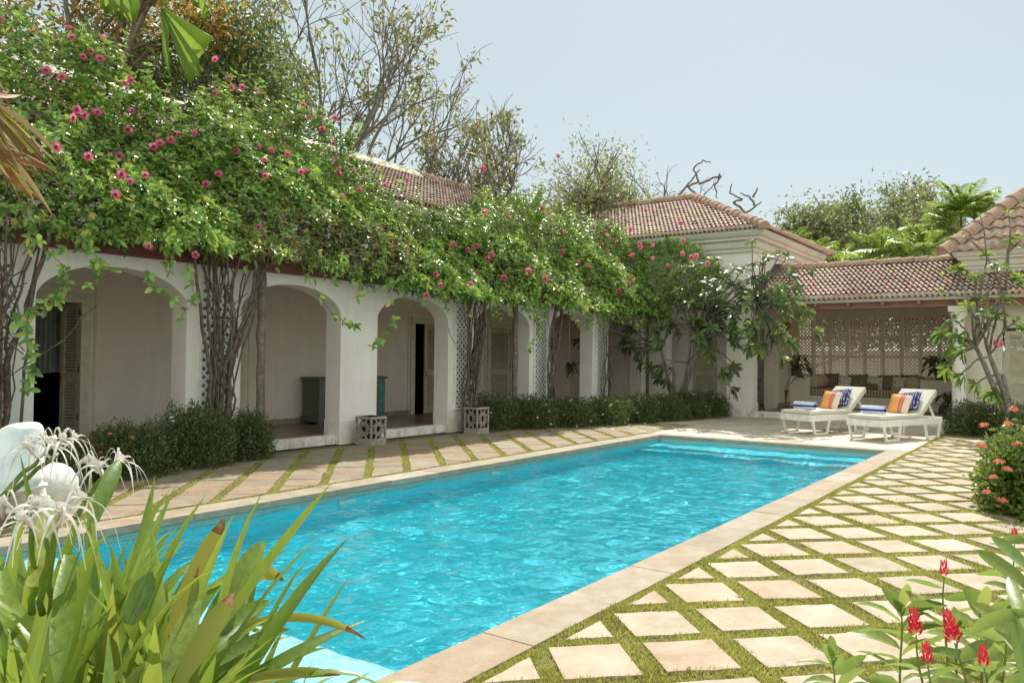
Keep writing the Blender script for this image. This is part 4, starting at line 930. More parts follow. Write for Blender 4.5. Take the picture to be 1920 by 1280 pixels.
def gen_vine(x0,x1,xs,label,dens):
    t=empty('flowering_vine',(xs,11.35,0),0,label,'flowering vine','pink flowering vines over the arcade'); base=np.array([xs,11.35,0])
    A_=(x1-x0)*3.3; nf=int(A_*dens)
    x=rng.uniform(x0-.15,x1+.15,nf); f=rng.uniform(0,1,nf)**.95; zt=topz(x)+.14*fbm(x*4,x*0,0,1); z=botz(x)+.12*fbm(x*5,1,0,1)+(zt-botz(x))*f
    dep=rng.exponential(.16,nf); y=fronty(x,z)+dep-.05
    keep=fbm(x*1.1,z*1.1,3,1.7)>-1.05+.5*rng.uniform(0,1,nf)-.4; keep&=rng.uniform(size=nf)>np.clip((f-.55)*1.5,0,.72)*(1+.5*fbm(x*1.5,z*1.5,9,1.3)); keep&=~((x>8.2)&(x<11.2)&(z<4.1)&(rng.uniform(size=nf)<.6)); x,y,z,dep=x[keep],y[keep],z[keep],dep[keep]
    C=np.stack([x,y,z],1); A=np.stack([rng.normal(.0,.45,len(x)),-.55+rng.normal(0,.4,len(x)),.75+rng.normal(0,.35,len(x))],1)
    lowm=z<botz(x)+.35; A[lowm,2]-=.7
    # crown over the top, back to the roof
    nt_=int((x1-x0)*2.1*dens*.35); xt=rng.uniform(x0,x1,nt_); g_=rng.uniform(0,1,nt_); zt=topz(xt); yt=fronty(xt,zt)+g_*1.3; C2=np.stack([xt,yt,zt-.05-.8*g_**2+rng.normal(0,.12,nt_)],1)
    A2=np.stack([rng.normal(0,.4,nt_),rng.normal(0,.4,nt_),np.ones(nt_)],1)
    # flat part on the rafters, throws the dappled shade
    n3=int((x1-x0)*2.6*dens*.16); C3=np.stack([rng.uniform(x0,x1,n3),rng.uniform(11,14.2,n3),3.5+rng.exponential(.25,n3)],1); A3=np.stack([rng.normal(0,.4,n3),rng.normal(0,.4,n3),np.ones(n3)],1)
    # inner leaves with shade put into their colour, close the view to the wall
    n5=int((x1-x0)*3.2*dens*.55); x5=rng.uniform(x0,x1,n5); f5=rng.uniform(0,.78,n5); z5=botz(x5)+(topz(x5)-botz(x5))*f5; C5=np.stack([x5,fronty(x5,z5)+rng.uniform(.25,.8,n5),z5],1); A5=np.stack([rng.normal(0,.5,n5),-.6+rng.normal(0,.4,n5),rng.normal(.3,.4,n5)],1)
    # upright shoots breaking the outline
    SH=MB(); C4=[];A4=[]
    ns=int((x1-x0)*9)
    for i in range(ns):
        xx=rng.uniform(x0,x1); ff=1-rng.uniform(0,.5)**1.6; zz=botz(xx)+(topz(xx)-botz(xx))*ff; yy=fronty(xx,zz); ln=rng.uniform(.25,.7) ; d=nz(np.array([rng.normal(0,.35),rng.normal(-.3,.25),1.]))
        a=np.array([xx,yy,zz-.1]); pts=[a+d*ln*s+np.array([0,-.05*s*s,0]) for s in np.linspace(0,1,5)]; SH.tube([q-base for q in pts],.004,3,False)
        m=int(ln/.09)
        for s in np.linspace(.15,1,m): C4.append(a+d*ln*s); A4.append(d)
    # hanging shoots
    nh=int((x1-x0)*4)
    for i in range(nh):
        xx=rng.uniform(x0,x1); zz=botz(xx)+rng.uniform(0,.25); yy=10.75+rng.uniform(-.15,.2); ln=rng.uniform(.15,.5)
        a=np.array([xx,yy,zz]); d=np.array([rng.normal(0,.4),rng.normal(-.2,.2),-.5]); pts=[a+d*s*ln+np.array([0,0,-ln*.5*s*s]) for s in np.linspace(0,1,5)]; SH.tube([q-base for q in pts],.004,3,False)
        for s in np.linspace(.1,1,max(2,int(ln/.08))): C4.append(a+d*s*ln+np.array([0,0,-ln*.5*s*s])); A4.append(nz(d+np.array([0,0,.3])))
    C4=np.array(C4);A4=np.array(A4)
    for nm,C_,A_,Lx,mt in (('foliage',np.concatenate([C,C4]),np.concatenate([A,A4]),.122,LM['vine']),('shaded_foliage',np.concatenate([C2,C3,C5]),np.concatenate([A2,A3,A5]),.12,LM['vinedark'])):
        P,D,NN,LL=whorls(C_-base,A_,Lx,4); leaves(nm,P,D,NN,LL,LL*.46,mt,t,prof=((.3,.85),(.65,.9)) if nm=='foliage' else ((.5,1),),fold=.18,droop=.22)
    # tangle of thin dead twigs inside
    for i in range(int((x1-x0)*26)):
        xx=rng.uniform(x0,x1); zz=rng.uniform(3.3,topz(xx)-.2); p=np.array([xx,fronty(xx,zz)+rng.uniform(.0,.35),zz]); d=rdir(1)[0]*rng.uniform(.3,.9); d[2]*=.5
        SH.tube([q-base for q in wiggle(p,p+d,5,.06)],rng.uniform(.003,.008),3,False)
    SH.build('twigs',M['vinewood'],t)
    # stem bundle climbing the pier
    ST=MB(); k={4.3:20,7.6:25,14.0:20,17.35:8,20.5:7}[xs]; wb={4.3:.3,7.6:.33,14.0:.26,17.35:.2,20.5:.16}[xs]; wt=wb*1.9
    for i in range(k):
        f=rng.uniform(-1,1); xb=xs+f*wb*.75; yb=11.3+rng.uniform(-.12,.14); waist=xs+f*wb*.7+rng.normal(0,.06); xt=xs+f*wt+rng.normal(0,.12)
        a=wiggle((xb,yb,0),(waist,yb-.02,1.5+rng.normal(0,.2)),7,.05); c=wiggle(a[-1],(xt,11.1+rng.normal(0,.12),3.5),7,.06)
        r=rng.uniform(.008,.02) if rng.uniform()<.7 else rng.uniform(.022,.04)
        ST.tube([q-base for q in a+c[1:]],[r*(1.25-.5*s/14) for s in range(15)],6)
    for i in range(int(k*.5)):
        z0_=rng.uniform(.8,2.2); f=rng.uniform(-1,1)
        ST.tube([q-base for q in wiggle((xs+f*wb,11.2,z0_),(xs-f*wb*1.5+rng.normal(0,.2),11.15,z0_+rng.uniform(.6,1.3)),8,.09)],rng.uniform(.006,.012),5)
    ST.build('stems',M['vinewood'],t)
    # brown dead leaves caught in the tangle
    nd=int((x1-x0)*90*(7 if xs==7.6 else 1)); xx=rng.uniform(x0,x1,nd) if xs!=7.6 else rng.choice([rng.uniform(8,11.2),0]) *0+rng.uniform(7.6,11.3,nd); zz=rng.uniform(3.3,4.3,nd); P=np.stack([xx,fronty(xx,zz)+rng.uniform(-.1,.35,nd),zz],1)-base-np.array([0,.12,0])
    diamonds('dead_leaves',P,rdir(nd)*np.array([1,1,.5])-np.array([0,0,.3]),rdir(nd),rng.uniform(.05,.14,nd),rng.uniform(.008,.03,nd),LM['dry'],t)
    return t,base
VN=[gen_vine(*v) for v in VR]
nfl=0
for (px,py) in FPX:
    p=on_vine(px,py); i=[k for k,v in enumerate(VR) if p[0]<v[1]]; i=i[0] if i else 4
    t,base=VN[i]; o=bpy.data.objects.new('flower',FL); sc.collection.objects.link(o); o.parent=t
    d=Vector((-.45+rng.normal(0,.35),-.75+rng.normal(0,.3),.15+rng.normal(0,.35))); o.rotation_euler=d.to_track_quat('Z','Y').to_euler(); o.location=Vector(p-base)+d.normalized()*.06; s=rng.uniform(.72,1.0)*(1.0 if px<900 else 1.15); o.scale=(s,s,s)
# wide extension towards the corner house: mass in front of its wall
t,base=VN[4]
n=2600; y=rng.uniform(8.7,11.6,n); f=rng.uniform(0,1,n); zt=np.interp(y,[8.3,9,10,11.5],[4.3,4.8,5.5,5.9])+.15*fbm(y*4,1,0,1); z=3.15+(zt-3.15)*f; x=22.3+.35*fbm(y,z,1,1)+rng.exponential(.15,n)+(z-3.2)*.2
P,D,NN,LL=whorls(np.stack([x,y,z],1)-base,np.stack([-.5+rng.normal(0,.4,n),rng.normal(0,.4,n),.75+rng.normal(0,.3,n)],1),.1,4)
leaves('foliage',P,D,NN,LL,LL*.46,LM['vine'],t,prof=((.5,1),),fold=.18,droop=.2)
# long hanging strands seen against the white wall
STR=[[(60,440),(120,500),(118,545),(60,585),(28,600)],[(45,600),(55,640),(60,690),(50,730)],[(150,440),(185,490),(187,515)],[(240,500),(110,560),(85,580)],[(275,510),(285,540),(325,560)],[(660,560),(700,545),(750,520)],[(560,500),(625,590),(655,610),(668,612)],[(725,520),(740,600),(712,640),(700,650)],[(350,490),(365,560),(335,600)],[(990,560),(1010,620),(990,655)]]
SM=MB(); C=[];A=[]
for s in STR:
    pts=[atY(px,py,10.62+.02*i) for i,(px,py) in enumerate(s)]; SM.tube([p-VN[1][1] for p in pts],.004,3,False)
    for i in range(len(pts)-1):
        for f in (0.2,.6,1):
            C.append(pts[i]+(pts[i+1]-pts[i])*f); A.append(np.array([-.4,-.8,.4]))
SM.build('hanging_stem',M['vinewood'],VN[1][0]); P,D,NN,LL=whorls(np.array(C)-VN[1][1],np.array(A)+rng.normal(0,.3,(len(C),3)),.13,4)
leaves('hanging_leaves',P,D,NN,LL,LL*.52,LM['vine'],VN[1][0],prof=((.15,.6),(.5,1),(.85,.65)),fold=.15,droop=.3,smooth=True)
# ------------------------------------------------------------------ clipped shrubs
def shrub(c,rad,n,label,group,leaf=.045,mat=None,flowers=0,fmat=None,name='shrub',fcol=None,cat='shrub',fr=.028):
    t=empty(name,(c[0],c[1],0),0,label,cat,group); mat=mat or LM['hedge']
    u=rdir(n); u[:,2]=np.abs(u[:,2])*1.0; r=rng.uniform(0,1,n)**.35; sup=(np.abs(u)**3).sum(1)**(-1/3.)
    P=u*sup[:,None]*r[:,None]*np.array(rad)*(1+.24*fbm(u[:,0]*3+c[0],u[:,1]*3,u[:,2]*3,1.2))[:,None]; P[:,2]=np.abs(P[:,2])+.03
    D=nz(nz(P)*.7+rdir(n)*.9+np.array([0,0,.4])); diamonds('foliage',P,D,rdir(n),rng.uniform(.7,1.2,n)*leaf,rng.uniform(.7,1.1,n)*leaf*.5,mat,t)
    b=MB()
    for i in range(14):
        d=rdir(1)[0]*np.array(rad)*.8; d[2]=abs(d[2])+rad[2]*.3; b.tube(wiggle((0,0,0),d,5,.03),[.014,.012,.01,.008,.006,.004],5)
    for i in range(10):
        d=rdir(1)[0]*np.array(rad)*1.05; d[2]=rad[2]*rng.uniform(.9,1.15); b.tube(wiggle(d*.5,d,3,.02),.003,3,False)
    b.build('branches',M['vinewood'],t)
    q=rdir(26); q[:,2]=abs(q[:,2])+.2; q=nz(q)*np.array(rad)*1.0; k=9; d_=nz(q*.4+np.array([0,0,1.])+rng.normal(0,.3,q.shape)); P2=(q[:,None,:]+d_[:,None,:]*np.linspace(0,1,k)[None,:,None]*rng.uniform(.08,.24,(26,1,1))).reshape(-1,3); n2=len(P2)
    diamonds('shoots',P2,nz(rdir(n2)+np.array([0,0,.5])),rdir(n2),rng.uniform(.8,1.3,n2)*leaf,leaf*.5,mat,t)
    if flowers:
        fm=MB()
        for i in range(flowers):
            d=rdir(1)[0]; d[2]=abs(d[2]); d[0]=-abs(d[0])*.8; d[1]=-abs(d[1]) ; s_=(abs(d[0])**3+abs(d[1])**3+abs(d[2])**3)**(-1/3.); q=d*s_*np.array(rad)*(1.03 if fr<.04 else 1.32)
            k=MB(); 
            for j in range(16):
                e=rdir(1)[0]; e[2]=abs(e[2])*.7+.2; a=q+e*fr; x=np.cross(e,(0,0,1)); x/=np.linalg.norm(x)+1e-6; y=np.cross(e,x); w_=fr*.46
                fm.add([a+x*w_,a+y*w_,a-x*w_,a-y*w_],[(0,1,2,3)])
        fm.build('flower_clusters',fmat or M['whitepet'],t)
    return t
hl='low clipped shrubs below the arches'
for (x,y,rx,ry,rz,n,l,fl,fm) in ((4.7,10.75,.55,.5,.62,9000,'dark leafy shrub at the far left, behind the spider lilies',4,'whitepet'),(5.75,10.75,.6,.5,.66,10000,'dark shrub with a few pink flowers below the widest arch',4,'coral'),(6.85,10.95,.62,.5,.85,11000,'tallest dark shrub of the left bed, below the right side of the widest arch',2,'whitepet'),(7.95,11.1,.42,.4,.72,7000,'shrub with reddish tips beside the first rough wooden post',0,'whitepet')):
    shrub((x,y),(rx,ry,rz),n,l,hl,.048,fmat=M[fm],flowers=fl)
k=0; LBL=['first low shrub right of the farther stone lamp box','shrub with pale flowers under the post of the fourth arch','shrub below the lattice panel right of the fourth arch','pale flowered shrub below the fifth arch','shrub left of the last arch, below thin stems','shrub below the last arch','shrub at the foot of the small leafy tree','last shrub of the row, at the corner pier by the deck']
for i in range(8):
    f=i/7; x=14.75+f*7.7; y=11.25-f*2.35-(.35*math.sin(f*3.1))+.0
    shrub((x,y+.1),(.72,.6,.68+rng.uniform(-.06,.1)),9000,LBL[i],'row of low shrubs by the far arches',.052,flowers=5 if i in(1,2,3,4) else 2)
shrub((21.2,1.95),(.8,.65,.72),9000,'dark flowering shrub right beside the nearer sun lounger','flowering shrubs at the right',.055,flowers=9,fmat=M['coral'])
shrub((20.6,.75),(.8,.75,.75),9000,'second flowering shrub, right of the one by the lounger','flowering shrubs at the right',.055,flowers=9,fmat=M['coral'])
ix=shrub((10.75,.35),(.6,.5,.8),7000,'tall ixora bush with coral flowers at the right edge above the paving',None,.085,LM['ixora'],0,M['coral'],'ixora_bush',cat='bush',fr=.055)
for px,py in ((1890,797),(1872,868),(1888,882),(1840,838),(1862,897),(1850,925),(1908,835),(1880,940),(1845,800),(1900,770)):
    p=atD(px,py,9.95+rng.uniform(-.05,.1)); fm=MB(); c_=p-np.array([10.75,.35,0])
    for j in range(34):
        e=rdir(1)[0]; e[2]=abs(e[2])*.8+.1; a=e*.05*rng.uniform(.8,1.15); x=nz(np.cross(e,(0,0,1.)));y=np.cross(e,x); w_=.013
        fm.add([a+x*w_,a+y*w_,a-x*w_,a-y*w_],[(0,1,2,3)])
    o=fm.build('flower_cluster',M['coral'],ix); o.location=tuple(c_)
for (dx,dy,rz_,rr) in ((-.35,-.1,.55,.42),(.35,.3,.95,.4),(.1,-.5,1.05,.5),(-.1,.25,.7,.4)):
    n=2600; u=rdir(n); u[:,2]=abs(u[:,2]); P=u*(rng.uniform(0,1,n)**.4)[:,None]*np.array([rr,rr,rz_])*(1+.25*fbm(u[:,0]*3+dx*9,u[:,1]*3,u[:,2]*3,1.3))[:,None]+np.array([dx,dy,.02]); diamonds('foliage',P,nz(rdir(n)+np.array([0,0,.3])),rdir(n),rng.uniform(.06,.11,n),.042,LM['ixora'],ix)
# ------------------------------------------------------------------ trees
def grow(mb,p,d,L,r,depth,tips,spread=.5,kids=3,wob=.12,up=.12,base=None,shrink=.68):
    n=5; pts=[p]; q=p.copy(); dd=d.copy()
    for i in range(n):
        dd=nz(dd+rng.normal(0,wob,3)+np.array([0,0,up*.3])); q=q+dd*L/n; pts.append(q)
    mb.tube([a-base for a in pts],[r*(1-.4*i/n) for i in range(n+1)],5 if depth>1 else 3,False)
    if depth==0: tips.append((q,dd)); tips.append((pts[3],dd)); return
    for k in range(kids):
        a=rng.uniform(.45,1) if k else 1; s=pts[int(a*n)]; nd=nz(dd+rdir(1)[0]*spread+np.array([0,0,up])); grow(mb,s,nd,L*shrink*rng.uniform(.8,1.15),r*.62,depth-1,tips,spread,kids,wob,up,base,shrink)
def tree(name,base,h,r,label,cat,mat,leafL=.14,leafW=.05,depth=4,kids=3,nleaf=10,spread=.55,trunk=.35,bark=None,group=None,up=.12,leaffrac=1,scat=.35,lean=(0,0,1),wob=.1,hmin=0,stems=1,shrink=.68,seed=None):
    global rng
    rng=np.random.default_rng(seed if seed is not None else sum(map(ord,label)))
    base=np.array(base,float); t=empty(name,tuple(base),0,label,cat,group); tips=[]; mb=MB()
    for s in range(stems):
        d=nz(np.array(lean,float)+rng.normal(0,.12*(stems>1)*1.5,3)*np.array([1,1,.3])); n=6; pts=[base.copy()]; q=base.copy()
        for i in range(n): d=nz(d+rng.normal(0,.04,3)); q=q+d*h*trunk/n; pts.append(q)
        mb.tube([a-base for a in pts],[r*(1.2-.45*i/n) for i in range(n+1)],8)
        for k in range(kids+1): grow(mb,pts[-1-(k%2)],nz(d+rdir(1)[0]*spread*np.array([1,1,.4])),h*(1-trunk)*.36,r*.6,depth-1,tips,spread,kids,wob,up,base,shrink)
    mb.build('trunk_and_branches',bark or M['bark'],t)
    if mat is not None and nleaf:
        T=np.array([a for a,_ in tips]); T=T[T[:,2]>hmin]
        if leaffrac<1: T=T[rng.uniform(size=len(T))<leaffrac]
        n=len(T)*nleaf; P=np.repeat(T,nleaf,0)+rng.normal(0,scat,(n,3))*np.array([1,1,.6])-base
        D=rdir(n)+np.array([0,0,-.35]); diamonds('crown',P,D,rdir(n)+np.array([0,0,.8]),rng.uniform(.6,1.2,n)*leafL,rng.uniform(.7,1.1,n)*leafW,mat,t)
    return t
def gb(px,dist): 
    p=atD(px,680,dist); return (p[0],p[1],0)
tree('tall_tree',gb(655,27),16.5,.16,'tall sparse tree with fine bare branches and olive leaves, rising behind the villa ridge','tree',LM['olive'],.27,.11,5,3,16,.7,.4,M['greybark'],up=.1,leaffrac=.15,scat=.22,hmin=8.5,stems=2,shrink=.74,seed=30)
tree('leaning_tree',gb(860,27),11.2,.16,'slender tree leaning right behind the villa roof, olive leaves on thin grey branches','tree',LM['olive'],.26,.1,5,3,15,.7,.34,M['greybark'],up=.07,leaffrac=.15,scat=.22,hmin=7.0,lean=(.1,-.2,1),stems=2,seed=49,shrink=.7)
tree('broad_tree',gb(250,25),14.0,.32,'dense dark green tree behind the cream ridge at the upper left','tree',LM['tree'],.22,.09,5,3,44,.6,.35,None,up=.06,scat=.5,hmin=6)
tree('broad_tree',gb(420,25),9.8,.24,'dark green tree beside the larger dark tree, behind the ridge','tree',LM['tree'],.22,.09,4,4,60,.65,.45,None,up=.03,scat=.55,hmin=5)
tree('rust_tree',gb(130,24),16.5,.22,'tree with rust orange leaves at the top left','tree',leaf_mat('rust_leaf',[(0,(.1,.12,.03)),(.5,(.28,.18,.05)),(1,(.5,.2,.05))],.45,.5),.24,.12,4,3,22,.55,.5,None,up=.1,scat=.5,hmin=9)
tree('scrub_tree',gb(1000,30),9.0,.14,'yellow green bushy tree behind the roof, left of the corner house','tree',LM['olive'],.18,.08,4,4,6,.75,.4,M['greybark'],up=.0,scat=.5,stems=2)
tree('scrub_tree',gb(1110,32),11.6,.16,'grey green tree just left of the corner house roof','tree',LM['pale'],.2,.08,4,4,10,.65,.45,M['greybark'],up=.02,scat=.5)
tree('scrub_tree',gb(1195,34),11.0,.15,'thin grey green tree behind the corner house roof','tree',LM['pale'],.2,.08,4,4,9,.65,.42,M['greybark'],up=.05,scat=.45)
tree('bare_tree',gb(1235,36),12.2,.16,'bare leafless tree with fine branches behind the hip of the corner house','tree',None,depth=5,kids=3,spread=.6,trunk=.4,bark=M['greybark'],up=.05,wob=.2)
tree('bare_tree',gb(960,28),11.2,.12,'bare twiggy tree behind the ridge, right of the slender tree','tree',LM['olive'],.16,.06,5,3,2,.6,.35,M['greybark'],up=.08,leaffrac=.3,wob=.16)
# gnarled dead branches over the hip
for pts_,lb in (([[(1312,372),(1290,350),(1310,340),(1300,318),(1318,300),(1333,305)],[(1310,345),(1330,338),(1348,330),(1340,352),(1345,372)],[(1348,335),(1350,325)],[(1270,370),(1290,345),(1312,318)]],'gnarled dead tree twisting above the apex of the corner house roof'),([[(1392,405),(1410,392),(1428,378)],[(1396,398),(1375,380),(1392,374),(1368,362),(1372,345)],[(1415,386),(1405,368),(1388,362)],[(1412,370),(1420,352)]],'small dead tree with curled branches right of the corner house hip')):
    b=MB(); c0=atX(*pts_[0][0],36); base=np.array([c0[0],c0[1],0])
    b.tube([(0,0,0),(.1,0,3),tuple(c0-base)],[.14,.11,.07],7)
    for pl in pts_: 
        P_=[atX(px,py,36+.2*i)-base for i,(px,py) in enumerate(pl)]; P_=[q for a_,c_ in zip(P_[:-1],P_[1:]) for q in wiggle(a_,c_,4,.07)]; b.tube(P_,[.06-.035*i/len(P_) for i in range(len(P_))],6)
    t=empty('dead_tree',tuple(base),0,lb,'dead tree','dead trees behind the corner house'); b.build('trunk_and_branches',M['bark'],t)
for px,d,h,lb in ((1520,46,12.3,'rounded tree at the left of the clump beyond the pavilion roof'),(1610,50,14.0,'tallest rounded tree in the middle of the clump beyond the pavilion roof'),(1700,47,12.9,'rounded tree at the right of the clump, above the palms'),(1590,52,11.0,'lower tree in the clump beyond the pavilion roof')):
    tree('far_tree',gb(px,d),h,.22,lb,'tree',LM['tree'] if d>48 else LM['pale'],.3,.13,4,4,8,.6,.5,M['greybark'],'trees beyond the pavilion roof',up=.05,scat=.42)
# ------------------------------------------------------------------ palms
def frond(mb_l,base,origin,az,el,L,nl=34,ll=.55,wd=.05,droop=.9):
    P=[];D=[];NN=[];LL=[];pts=[]
    d=np.array([math.cos(az)*math.cos(el),math.sin(az)*math.cos(el),math.sin(el)])
    for i in range(13):
        f=i/12; pts.append(origin+d*L*f+np.array([0,0,-droop*L*.45*f*f]))
    for i in range(nl):
        f=.12+.88*i/nl; k=f*12; a=int(min(11,k)); q=pts[a]+(pts[a+1]-pts[a])*(k-a); tg=nz(pts[a+1]-pts[a]); sd=nz(np.cross(tg,(0,0,1)))
        for s in (-1,1):
            P.append(q-base); D.append(nz(sd*s+tg*.6+np.array([0,0,.25-.5*f])+rng.normal(0,.06,3))); NN.append(np.array([0,0,1.])+rng.normal(0,.15,3)); LL.append(ll*(math.sin(math.pi*min(1,f*.9+.08))**.5)*rng.uniform(.85,1.1))
    return pts,P,D,NN,LL
def palm(px,X,h,label,nf=14,L=2.2):
    p=atX(px,600,X); base=np.array([p[0],p[1],0]); t=empty('areca_palm',tuple(base),0,label,'palm','palms behind the pavilion roof')
    b=MB(); rb=MB(); P=[];D=[];NN=[];LL=[]
    for s in range(2):
        o=np.array([rng.normal(0,.5),rng.normal(0,.5),0]); top=np.array([o[0]*1.6,o[1]*1.6,h-L*.75+rng.uniform(-.6,.2)]); b.tube(wiggle(o,top,6,.05),[.06,.055,.05,.05,.05,.05,.045],7)
        for i in range(nf):
            pts,a,c,d,e=frond(None,base,base+top,rng.uniform(0,6.28),rng.uniform(.35,1.3),L*rng.uniform(.8,1.1),droop=rng.uniform(.5,1.2)); rb.tube([q-base for q in pts],[.022-.0015*k for k in range(13)],4,False); P+=a;D+=c;NN+=d;LL+=e
    b.build('trunk',M['greybark'],t); rb.build('midribs',LM['palm'],t); LL=np.array(LL); leaves('fronds',P,D,NN,LL,.05+LL*.03,LM['palm'],t,prof=((.4,1),),fold=.2,droop=.25)
for px,X,h,lb in [(a_,b_+6,2.75+(c_-1.7)*(b_+6)/b_,d_) for a_,b_,c_,d_ in ((1540,32,6.2,'short palm just above the left end of the pavilion roof'),(1600,31,5.7,'low palm with bright fronds behind the pavilion ridge'),(1650,33,6.4,'yellow green palm left of the largest palms'),(1700,31,6.0,'dense palm behind the middle of the pavilion ridge'),(1760,32,7.2,'largest palm, beside the right house roof'),(1815,34,7.6,'tall palm with upright fronds partly behind the right house'))]:
    palm(px,X,h,lb)
# ------------------------------------------------------------------ frangipani
def frangipani(base,forks,tips,label,lm,flowers=(),leafL=.27,nl=13,r0=.07):
    base=np.array(base,float); t=empty('frangipani_tree',tuple(base),0,label,'frangipani'); b=MB(); F_=[np.array(f,float) for f in forks]
    for f in F_: b.tube([q-base for q in wiggle(base,f,6,.03)],[r0*(1.1-.5*i/6) for i in range(7)],8)
    C=[];A=[]
    for tp in tips:
        tp=np.array(tp,float); j=min(F_,key=lambda f:np.linalg.norm(f-tp)*rng.uniform(.8,1.25)); m=j+(tp-j)*.55+np.array([0,0,.12*np.linalg.norm(tp-j)]); pl=wiggle(j,m,4,.05)+wiggle(m,tp,4,.03)[1:]
        b.tube([q-base for q in pl],[r0*.3*(1-.6*i/8)+.006 for i in range(9)],6); C.append(tp); A.append(nz(tp-m)+np.array([0,0,.5]))
    b.build('trunk_and_branches',M['greybark'],t); C=np.array(C);A=np.array(A); C_=np.concatenate([C,C,C-nz(A)*.1]); A_=np.concatenate([A,A,A]); 
    P,D,NN,LL=whorls(C_-base,A_,leafL,nl//2,1.15); leaves('foliage',P,D,NN,LL,LL*.3,lm,t,prof=((.2,.45),(.5,.95),(.75,1),(.92,.6)),fold=.12,droop=.35,smooth=True)
    return t,base
fb=atX(1270,745,21.9); fb[2]=0
tipsL=[(1085+0,640),(1215,605),(1232,640),(1262,570),(1205,660),(1240,690),(1300,600),(1330,640),(1322,575),(1345,605),(1290,550),(1350,550),(1375,585),(1385,625),(1400,560),(1412,600),(1430,520),(1445,570),(1455,610),(1462,540),(1476,590),(1490,565),(1500,600),(1440,480),(1395,505),(1480,515),(1355,700),(1370,690),(1375,730),(1310,540),(1420,640),(1405,650),(1340,520),(1370,535),(1180,650)]
tipsL=tipsL+[(px+rng.normal(0,28),py+rng.normal(0,24)) for px,py in tipsL if 480<py<680 for _ in range(4) if px<1495]
tl=[atX(px,py,rng.uniform(20.6,22.2)-(px>1400)*.8) for px,py in tipsL]
fk=[atX(1262,690,21.9),atX(1290,680,21.7),atX(1240,655,21.6),atX(1310,640,21.5),atX(1360,590,21.3),atX(1420,560,21.0)]
t_,_b=frangipani(fb,fk[:4],[p for p,q in zip(tl,tipsL) if q[0]<1400]+[fk[4],fk[5]],'small frangipani tree with big glossy leaves, forked trunk in the shrubs before the corner house',LM['frangi'])
b=MB(); 
for a,c in ((fk[3],fk[4]),(fk[4],fk[5])): b.tube([q-_b for q in wiggle(a,c,5,.04)],[.04,.036,.033,.03,.027,.025],7)
C=[];A=[]
for p,q in zip(tl,tipsL):
    if q[0]>=1400: b.tube([s-_b for s in wiggle(fk[5],p,5,.04)],[.024,.02,.018,.016,.014,.012],6); C+= [p,p]; A+=[nz(p-fk[5])+np.array([0,0,.5])]*2
b.build('branches',M['greybark'],t_); P,D,NN,LL=whorls(np.array(C)-_b,np.array(A),.27,7,1.15); leaves('foliage',P,D,NN,LL,LL*.3,LM['frangi'],t_,prof=((.2,.45),(.5,.95),(.75,1),(.92,.6)),fold=.12,droop=.35,smooth=True)
fb=atX(1912,760,20.5); fb[2]=0
tipsR=[(1765,622),(1790,600),(1795,630),(1812,575),(1838,560),(1850,585),(1872,500),(1785,655),(1800,660),(1775,690),(1800,705),(1830,720),(1862,735),(1850,480),(1890,560),(1905,600),(1795,500),(1830,520),(1895,450),(1845,610),(1815,640),(1868,590),(1910,520)]
tr_=[atX(px,py,rng.uniform(19.3,20.6)) for px,py in tipsR]
fk=[atX(1880,700,20.3),atX(1855,665,20.1),atX(1830,650,20.0),atX(1885,620,20.2),atX(1908,640,20.4)]
t_,_b=frangipani(fb,fk[:3],tr_,'frangipani tree with bare curving branches in front of the right house wall',leaf_mat('frangipani_leaf_bright',[(0,(.05,.12,.03)),(.5,(.1,.2,.035)),(1,(.2,.3,.05))],.5,.35))
b=MB(); q=atX(1872,643,20)-_b
for j in range(26): e=rdir(1)[0]; a=q+e*.09; x=nz(np.cross(e,(0,0,1.)));y=np.cross(e,x); b.add([a+x*.04,a+y*.04,a-x*.04,a-y*.04],[(0,1,2,3)])
b.build('flower_cluster',M['pink'],t_)
b=MB(); u=[(1880,545),(1850,480),(1845,430),(1838,405)],[(1885,545),(1892,470),(1895,430),(1890,400)],[(1850,480),(1820,450),(1805,445)],[(1893,470),(1915,450)],[(1880,545),(1830,520),(1790,512),(1768,515)],[(1868,560),(1800,555),(1760,545)]
b.tube([atX(px,py,20.2)-_b for px,py in ((1885,620),(1880,545))],.03,6)
C=[]
for pl in u:
    P_=[atX(px,py,20.2)-_b for px,py in pl]; b.tube(P_,[.024-.005*i for i in range(len(P_))],6); C.append(P_[-1])
b.build('branches',M['greybark'],t_); C=np.array(C); P,D,NN,LL=whorls(C,np.tile([[0,0,1.]],(len(C),1)),.16,6,.9); leaves('young_leaves',P,D,NN,LL,LL*.3,LM['palm'],t_,prof=((.5,1),),fold=.15,droop=.2)
